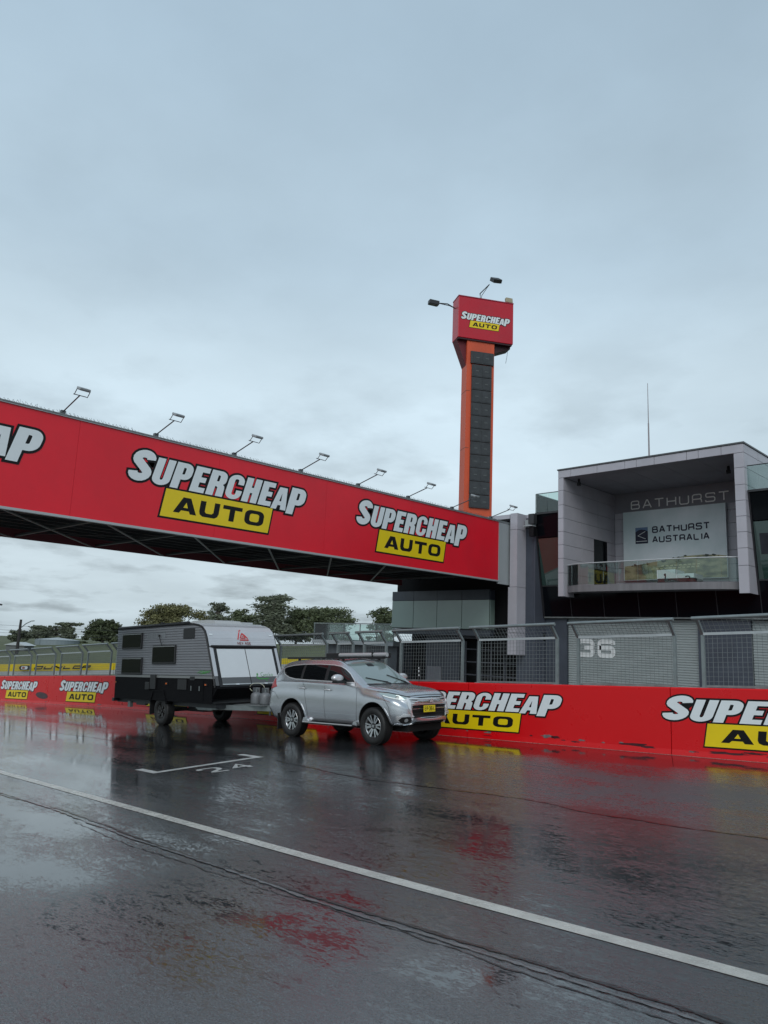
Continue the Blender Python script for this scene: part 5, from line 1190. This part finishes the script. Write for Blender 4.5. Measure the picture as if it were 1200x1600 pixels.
# drawbar, gas bottles
zd = .56
MB().bar((2.2, -.72, zd), (4.05, -.13, zd), .06, .13, GALV).bar((2.2, .72, zd), (4.05, .13, zd), .06, .13, GALV).bar((1.6, -.85, zd), (2.3, -.85, zd), .06, .16, GALV).bar((3.0, -.42, zd), (3.0, .42, zd), .05, .1, GALV).bar((4.0, 0, zd), (4.72, 0, zd-.02), .09, .09, GALVD).box(2.66, 3.9, -.42, .42, zd+.067, zd+.078, GALVD).build('drawbar', van)
MB().box(1.55, 2.55, -.9, -.84, zd-.05, zd+.09, GALV).build('chassis_rail', van)
MB().tube([(3.55, .15, .35), (3.55, .15, 1.0)], .03, GALV, 8).build('jockey_post', van)
def bottle(x, y, label):
    t = thing('gas_bottle', tuple(VO+Matrix.Rotation(-sv, 3, 'Y') @ Vector((x, y, zd+.08))), label, 'gas bottle', 'gas bottles on the caravan drawbar', rot=(0, -sv, 0))
    GB = mat('bottle_grey', (.17, .18, .19), .5, .2, var=.1, vscale=8)
    pr = [(.0, 0), (.135, 0), (.15, .03), (.152, .22), (.13, .28), (.08, .31), (.04, .32)]; N_ = 20; kk = len(pr)
    MB().add([(r*cos(2*pi*i/N_), r*sin(2*pi*i/N_), z) for i in range(N_) for r, z in pr], [(i*kk+j, ((i+1) % N_)*kk+j, ((i+1) % N_)*kk+j+1, i*kk+j+1) for i in range(N_) for j in range(kk-1)], GB, True).build('tank', t)
    c = MB(); 
    for i in range(9): a0, a1 = radians(20+i*24), radians(20+i*24+24); c.bar((.095*cos(a0), .095*sin(a0), .375), (.095*cos(a1), .095*sin(a1), .375), .006, .13, GB)
    c.build('collar', t); MB().tube([(0, 0, .31), (0, 0, .42)], .018, GALV, 8).tube([(0, -.02, .41), (0, .03, .41)], .02, GALV, 8).build('valve', t)
bottle(3.12, -.02, 'left grey gas bottle on the drawbar with a hose curling from its valve'); bottle(3.58, -.06, 'grey gas bottle half hidden behind the rear bumper of the silver car')
MB().tube([(3.12+.03*cos(a)-.22*max(0, sin(a)), -.04, 1.0+.0*a) if False else (3.22-.33*cos(a), -.06, 1.08+.12*sin(a)) for a in [radians(-50+12*i) for i in range(20)]], .008, mat('hose', (.5, .5, .38), .4), 6).build('gas_hose', van)

# ================================================================== FAR FIELD
def far(px, py, D):
    c = C2W; d = [c[i][0]*(px-600)-c[i][1]*(py-800)-c[i][2]*1165 for i in range(3)]; k = D/(d[0]*FW.x+d[1]*FW.y); return Vector((d[0]*k, d[1]*k, d[2]*k))
tb = thing('trackside_barrier', (0, 0, 0), 'distant low white track barrier with yellow advertising band across the grass', 'barrier')
knots = [(-200, 1040, 71), (0, 1038, 75), (90, 1037.4, 77.5), (178, 1036.2, 80), (300, 1033, 86), (470, 1028.3, 95), (620, 1024, 103)]
P0 = [far(a, b, d) for a, b, d in knots]
YB2 = mat('banner_yellow', srgb(214, 186, 24), .5, var=.05); WBR = mat('barrier_white', (.42, .44, .44), .5, var=.1)
for a, b in zip(P0[:-1], P0[1:]):
    n = max(1, int((b-a).length/4))
    for i in range(n):
        p, q = a.lerp(b, i/n+.002), a.lerp(b, (i+1)/n-.002)
        MB().bar(p-Vector((0, 0, .34)), q-Vector((0, 0, .34)), .18, .68, YB2).build('banner', tb); MB().bar(p-Vector((0, 0, 1.0)), q-Vector((0, 0, 1.0)), .16, .62, WBR).build('barrier_block', tb)
pa, pb = P0[1], P0[3]; dd_ = (pb-pa).normalized(); nb_ = Vector((dd_.y, -dd_.x, 0)).normalized()
if nb_.dot(-pa) < 0: nb_ = -nb_
def t3d(u, v, d): return tuple(pa+dd_*u+Vector((0, 0, v-.68))+nb_*(.40+d*6))
tl = (far(52, 1037.7, 76.4)-pa).length; tt = MB()
text(tt, 'DUNLOP', t3d, tl, .15, .36, .78, .12, .12, BLK, 0, rnd=.12, shear=.5)
lp = rrect(tl-1.25, .12, tl-.25, .56, (.2, .2, .2, .2)); tt.add([t3d(u, v, 0) for u, v in lp], tessellate_polygon([[Vector((u, v, 0)) for u, v in lp]]), BLK)
lp = rrect(tl-1.1, .18, tl-.5, .50, (.15, .15, .15, .15)); tt.add([t3d(u, v, .005) for u, v in lp], tessellate_polygon([[Vector((u, v, 0)) for u, v in lp]]), WHT)
lp = rrect(tl-1.0, .24, tl-.75, .44, (.09, .09, .09, .09)); tt.add([t3d(u, v, .01) for u, v in lp], tessellate_polygon([[Vector((u, v, 0)) for u, v in lp]]), mat('roundel_red', (.3, .05, .03), .5))
tt.build('banner_lettering', tb, recalc=False)
# water tank, shed, street lamp, small car
a, b = far(57, 1012, 140), far(121, 1013, 140); c = (a+b)/2; R_ = (b-a).length/2
tk = thing('water_tank', (c.x, c.y, terrain(c.x, c.y)), 'low wide corrugated water tank with shallow roof on the grass rise left of the caravan', 'tank')
H_ = far(57, 998.5, 140).z-terrain(c.x, c.y)
TKM = mat('tank_steel', (.22, .26, .28), .5, .3, var=.12, vscale=.8, stretch=(1, 1, .2))
mb = MB(); N_ = 72; v = [((R_*(1+.004*(i % 2)))*cos(2*pi*i/N_), (R_*(1+.004*(i % 2)))*sin(2*pi*i/N_), z) for z in (-.5, H_) for i in range(N_)]
mb.add(v, [(i, (i+1) % N_, N_+(i+1) % N_, N_+i) for i in range(N_)], TKM).build('tank_wall', tk); mb = MB()
mb.add([(R_*1.02*cos(2*pi*i/N_), R_*1.02*sin(2*pi*i/N_), H_+.01) for i in range(N_)]+[(0, 0, H_+.45)], [(i, (i+1) % N_, N_) for i in range(N_)]+[tuple(range(N_))], mat('tank_roof', (.30, .33, .34), .5)).build('tank_roof', tk)
for ang_ in (3.9, 4.4, 5.0): MB().box(R_*cos(ang_)-.08, R_*cos(ang_)+.08, R_*sin(ang_)-.08, R_*sin(ang_)+.08, -.3, H_, TKM).build('seam_post', tk)
c = far(31, 1012, 120); sh_ = thing('shed', (c.x, c.y, terrain(c.x, c.y)), 'small shed with pale low roof beside the leaning street lamp at the far left', 'shed', rot=(0, 0, radians(35)))
MB().box(-1.6, 1.6, -1.2, 1.2, -.4, .75, mat('shed_wall', (.12, .13, .13), .7)).build('wall', sh_); MB().prism([(-1.95, .75), (1.95, .75), (0, 1.25)], mat('shed_roof', (.42, .45, .46), .5), lambda u, v, d: (u, d, v), -1.4, 1.4).build('roof', sh_)
pb_, pt_ = far(24, 1036, 110), far(33, 968, 110); sl_ = thing('street_lamp', (pb_.x, pb_.y, terrain(pb_.x, pb_.y)-.1), 'dark leaning timber pole with a thin lamp arm near the left edge', 'street lamp')
o_ = Vector(sl_.location); MB().tube([(0, 0, 0), tuple(pt_-o_)], .26, mat('pole_timber', (.03, .028, .027), .8), 8, .17).build('pole', sl_)
A_ = far(32, 981.5, 110)-o_; B_ = far(49, 970.5, 110)-o_; C_ = far(53.5, 970, 110)-o_
MB().tube([A_, A_.lerp(B_, .5)+Vector((0, 0, .15)), B_], .07, GALVD, 6).build('arm', sl_); MB().bar(B_, C_, .25, .14, mat('lamp_body', (.33, .35, .36), .45)).build('lamp_head', sl_)
pt2 = far(-34, 940, 100); sl2 = thing('street_lamp', (pt2.x, pt2.y, terrain(pt2.x, pt2.y)-.1), 'street lamp of which only the dark head enters the picture at the left edge', 'street lamp')
o_ = Vector(sl2.location); MB().tube([(0, 0, 0), tuple(far(-34, 945, 100)-o_)], .2, DARK, 8, .12).tube([tuple(far(-34, 945, 100)-o_), tuple(far(-4, 943, 100)-o_)], .07, DARK, 6).build('pole', sl2); MB().bar(far(-5, 943, 100)-o_, far(2.5, 945, 100)-o_, .4, .2, DARK).build('lamp_head', sl2)
wires = MB()
for k, (ya, yb) in enumerate(((979, 1003), (984, 1001), (972, 990))):
    P = [far(lerp(-60, 640, i/24), lerp(ya, yb, i/24)+14*(4*(i/24)*(1-i/24))*.6, 118) for i in range(25)]
    wires.tube(P, .018, DARK, 4)
tag(wires.build('power_lines', recalc=False), 'thin sagging power lines crossing the sky behind the street lamp', 'power line')
if False: pass
# ---- trees
LEAFM = {}
def leafmat(i, col):
    if i in LEAFM: return LEAFM[i]
    m = mat('leaf_%s' % i, col, .7, var=.6, vscale=.8); LEAFM[i] = m; return m
BARK = mat('bark', (.16, .14, .12), .85, var=.3, vscale=2); BARKD = mat('bark_dark', (.05, .045, .04), .9, var=.3, vscale=2)
def tree(px, ytop, pw, ybase, D, kind, label, seed, nleaf=6000, col=None, bark=None):
    """pw: crown width in px; kind: dense | open"""
    rg = np.random.default_rng(seed); r = random.Random(seed)
    b = far(px, ybase, D); g_ = terrain(b.x, b.y); ht = far(px, ytop, D).z-g_; w = pw*D/1165
    t = thing('tree', (b.x, b.y, g_-.1), label, 'tree', 'trees on the rise beyond the track')
    bk = bark or BARK; tr = MB(); th = ht*(.34 if kind == 'open' else .2)
    tr.tube([(0, 0, 0), (r.uniform(-.2, .2), r.uniform(-.2, .2), th*.5), (r.uniform(-.3, .3), 0, th)], w*.035+.08, bk, 8, w*.025+.05); top = Vector(tr.v[-1])*0+Vector((0, 0, th))
    nb = 46 if kind == 'open' else 34; nleaf = int(nleaf*2.4); cl = []
    side = Vector((RT.x, RT.y, 0)); dep = Vector((FW.x, FW.y, 0))
    for i in range(nb):
        a = r.uniform(0, 2*pi); rad = sqrt(r.random())
        if kind == 'open':
            u = rad*cos(a); q = rad*sin(a); zz = r.uniform(.30, 1.0); lim = .55+.45*sin(3.1*zz+seed); s_ = r.uniform(.07, .17)*w*.75
        else:
            u = rad*cos(a); q = rad*sin(a); zz = r.uniform(.16, .93); lim = sqrt(max(.05, 1-((zz-.40)/.60)**2))*(.82+.10*sin(5*a+seed)); s_ = r.uniform(.09, .22)*w
        p = side*(u*lim*w*.5)+dep*(q*lim*w*.4)+Vector((0, 0, zz*ht)); s_ = min(s_, ht*.2)
        p.z = min(p.z, ht-s_*.62); cl.append((p, s_))
        tr.tube([top*.85, top.lerp(p, .5)+Vector((r.uniform(-.3, .3), r.uniform(-.3, .3), -.05*ht)), p], .035*w*.5+.04, bk, 5, .03, cap=False)
        if kind == 'open':
            for _ in range(2): tr.tube([top.lerp(p, .55), p+Vector((r.uniform(-1, 1), r.uniform(-1, 1), r.uniform(-.2, .8)))*s_], .05, bk, 4, .02, cap=False)
    tr.build('trunk', t, recalc=False)
    # leaves: small blades in clumps, denser at the rim of each clump
    tot = sum(s*s for _, s in cl); V_ = []; 
    for p, s in cl:
        n_ = int(nleaf*s*s/tot); d = rg.normal(size=(n_, 3)); d /= np.linalg.norm(d, axis=1)[:, None]
        rr_ = rg.uniform(.12, 1.15, n_)**.6; wob_ = 1+.4*np.sin(d[:, 0]*5+seed)*np.cos(d[:, 2]*6+seed)
        c_ = np.array(p)+d*(rr_*wob_)[:, None]*np.array([s, s, s*.62])
        L_ = (.125 if kind == 'open' else .16)*rg.uniform(.5, 1.5, n_)*(D/150); a1 = rg.normal(size=(n_, 3)); a1 /= np.linalg.norm(a1, axis=1)[:, None]; a2 = np.cross(a1, rg.normal(size=(n_, 3))); a2 /= np.linalg.norm(a2, axis=1)[:, None]
        q = np.stack([c_-a1*L_[:, None], c_+a2*(L_*.6)[:, None], c_+a1*L_[:, None], c_-a2*(L_*.6)[:, None]], 1); V_.append(q.reshape(-1, 3))
    V_ = np.concatenate(V_); sd2 = np.array(side); dp2 = np.array(dep); a_ = V_ @ sd2; q_ = V_ @ dp2; lo_, hi_ = np.percentile(a_, 1), np.percentile(a_, 99)
    a_ = (a_-(lo_+hi_)/2)*w/(hi_-lo_); z0_, z1_ = np.percentile(V_[:, 2], 1), np.percentile(V_[:, 2], 99.7); zb_ = z0_*.8
    V_ = a_[:, None]*sd2+q_[:, None]*dp2+np.array([0, 0, 1.0])*(zb_+(V_[:, 2]-z0_)*(ht-zb_)/(z1_-z0_))[:, None]; nf = len(V_)//4; me_ = bpy.data.meshes.new('crown'); me_.from_pydata(V_.tolist(), [], np.arange(nf*4).reshape(nf, 4).tolist()); me_.materials.append(leafmat(*col)); me_.update()
    o = bpy.data.objects.new('crown', me_); COL.objects.link(o); o.parent = t
    return t
DG = ('dark_green', (.070, .088, .040)); OL = ('olive', (.135, .132, .055)); GY = ('grey_green', (.105, .122, .080)); MID = ('mid_green', (.085, .105, .050))
tree(29, 984, 31, 1012, 170, 'dense', 'small round dark tree at the far left, beside the leaning street lamp', 1, 2600, GY)
tree(61, 977, 40, 1004, 190, 'open', 'spreading grey-green gum tree rising left behind the water tank', 2, 2600, GY)
tree(84, 977, 26, 1004, 195, 'open', 'gum tree in the middle behind the water tank, joined to its left neighbour', 12, 1500, GY)
tree(105, 972, 32, 1004, 190, 'open', 'thin airy gum tree with bare leaning limbs behind the right end of the tank', 3, 2000, GY)
tree(160, 968, 54, 1014, 150, 'dense', 'dense round dark green tree close to the left rear corner of the caravan', 4, 6500, DG)
tree(128, 1001, 14, 1012, 145, 'dense', 'low dark bush between the water tank and the dense round tree', 5, 900, DG)
tree(263, 944, 92, 1012, 150, 'dense', 'broad olive tree showing above the rear half of the caravan roof', 6, 9000, OL)
tree(336, 941, 42, 1006, 185, 'open', 'airy gum tree above the white roof unit of the caravan', 7, 2600, GY)
tree(378, 952, 50, 1006, 175, 'dense', 'low dark green tree above the front of the caravan roof', 8, 3600, MID)
tree(424, 929, 62, 1006, 160, 'open', 'tallest gum tree, with open feathery crown, above the front edge of the caravan', 9, 5200, GY)
tree(462, 950, 46, 1006, 165, 'dense', 'dark gum tree just right of the tallest one', 10, 4200, DG, BARKD)
tree(512, 949, 70, 1008, 150, 'dense', 'wide dark tree left of the glass terrace, above the silver car', 11, 6500, MID, BARKD)
tree(490, 962, 36, 1006, 170, 'open', 'thin tree with bare stems between the two dark trees above the silver car', 14, 1800, GY, BARKD)
tree(597, 949, 44, 1012, 120, 'dense', 'dark tree half hidden behind the green glass block', 13, 3200, DG)
# far hill behind the left trees
hv = []; hf = []
for i in range(25):
    p = far(-420+i*24, 1004, 900); hv += [(p.x, p.y, -30), (p.x, p.y, far(-420+i*24, 992+7*sin(i*.5)+max(0, i-14)*2.2, 900).z), (p.x*1.3, p.y*1.3, -30)]
for i in range(24):
    for j in (0, 1): hf.append((3*i+j, 3*i+3+j, 3*i+4+j, 3*i+1+j))
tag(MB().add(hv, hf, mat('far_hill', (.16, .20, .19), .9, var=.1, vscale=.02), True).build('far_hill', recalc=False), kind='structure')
# grass tufts near the far barrier are left to the ground sheet
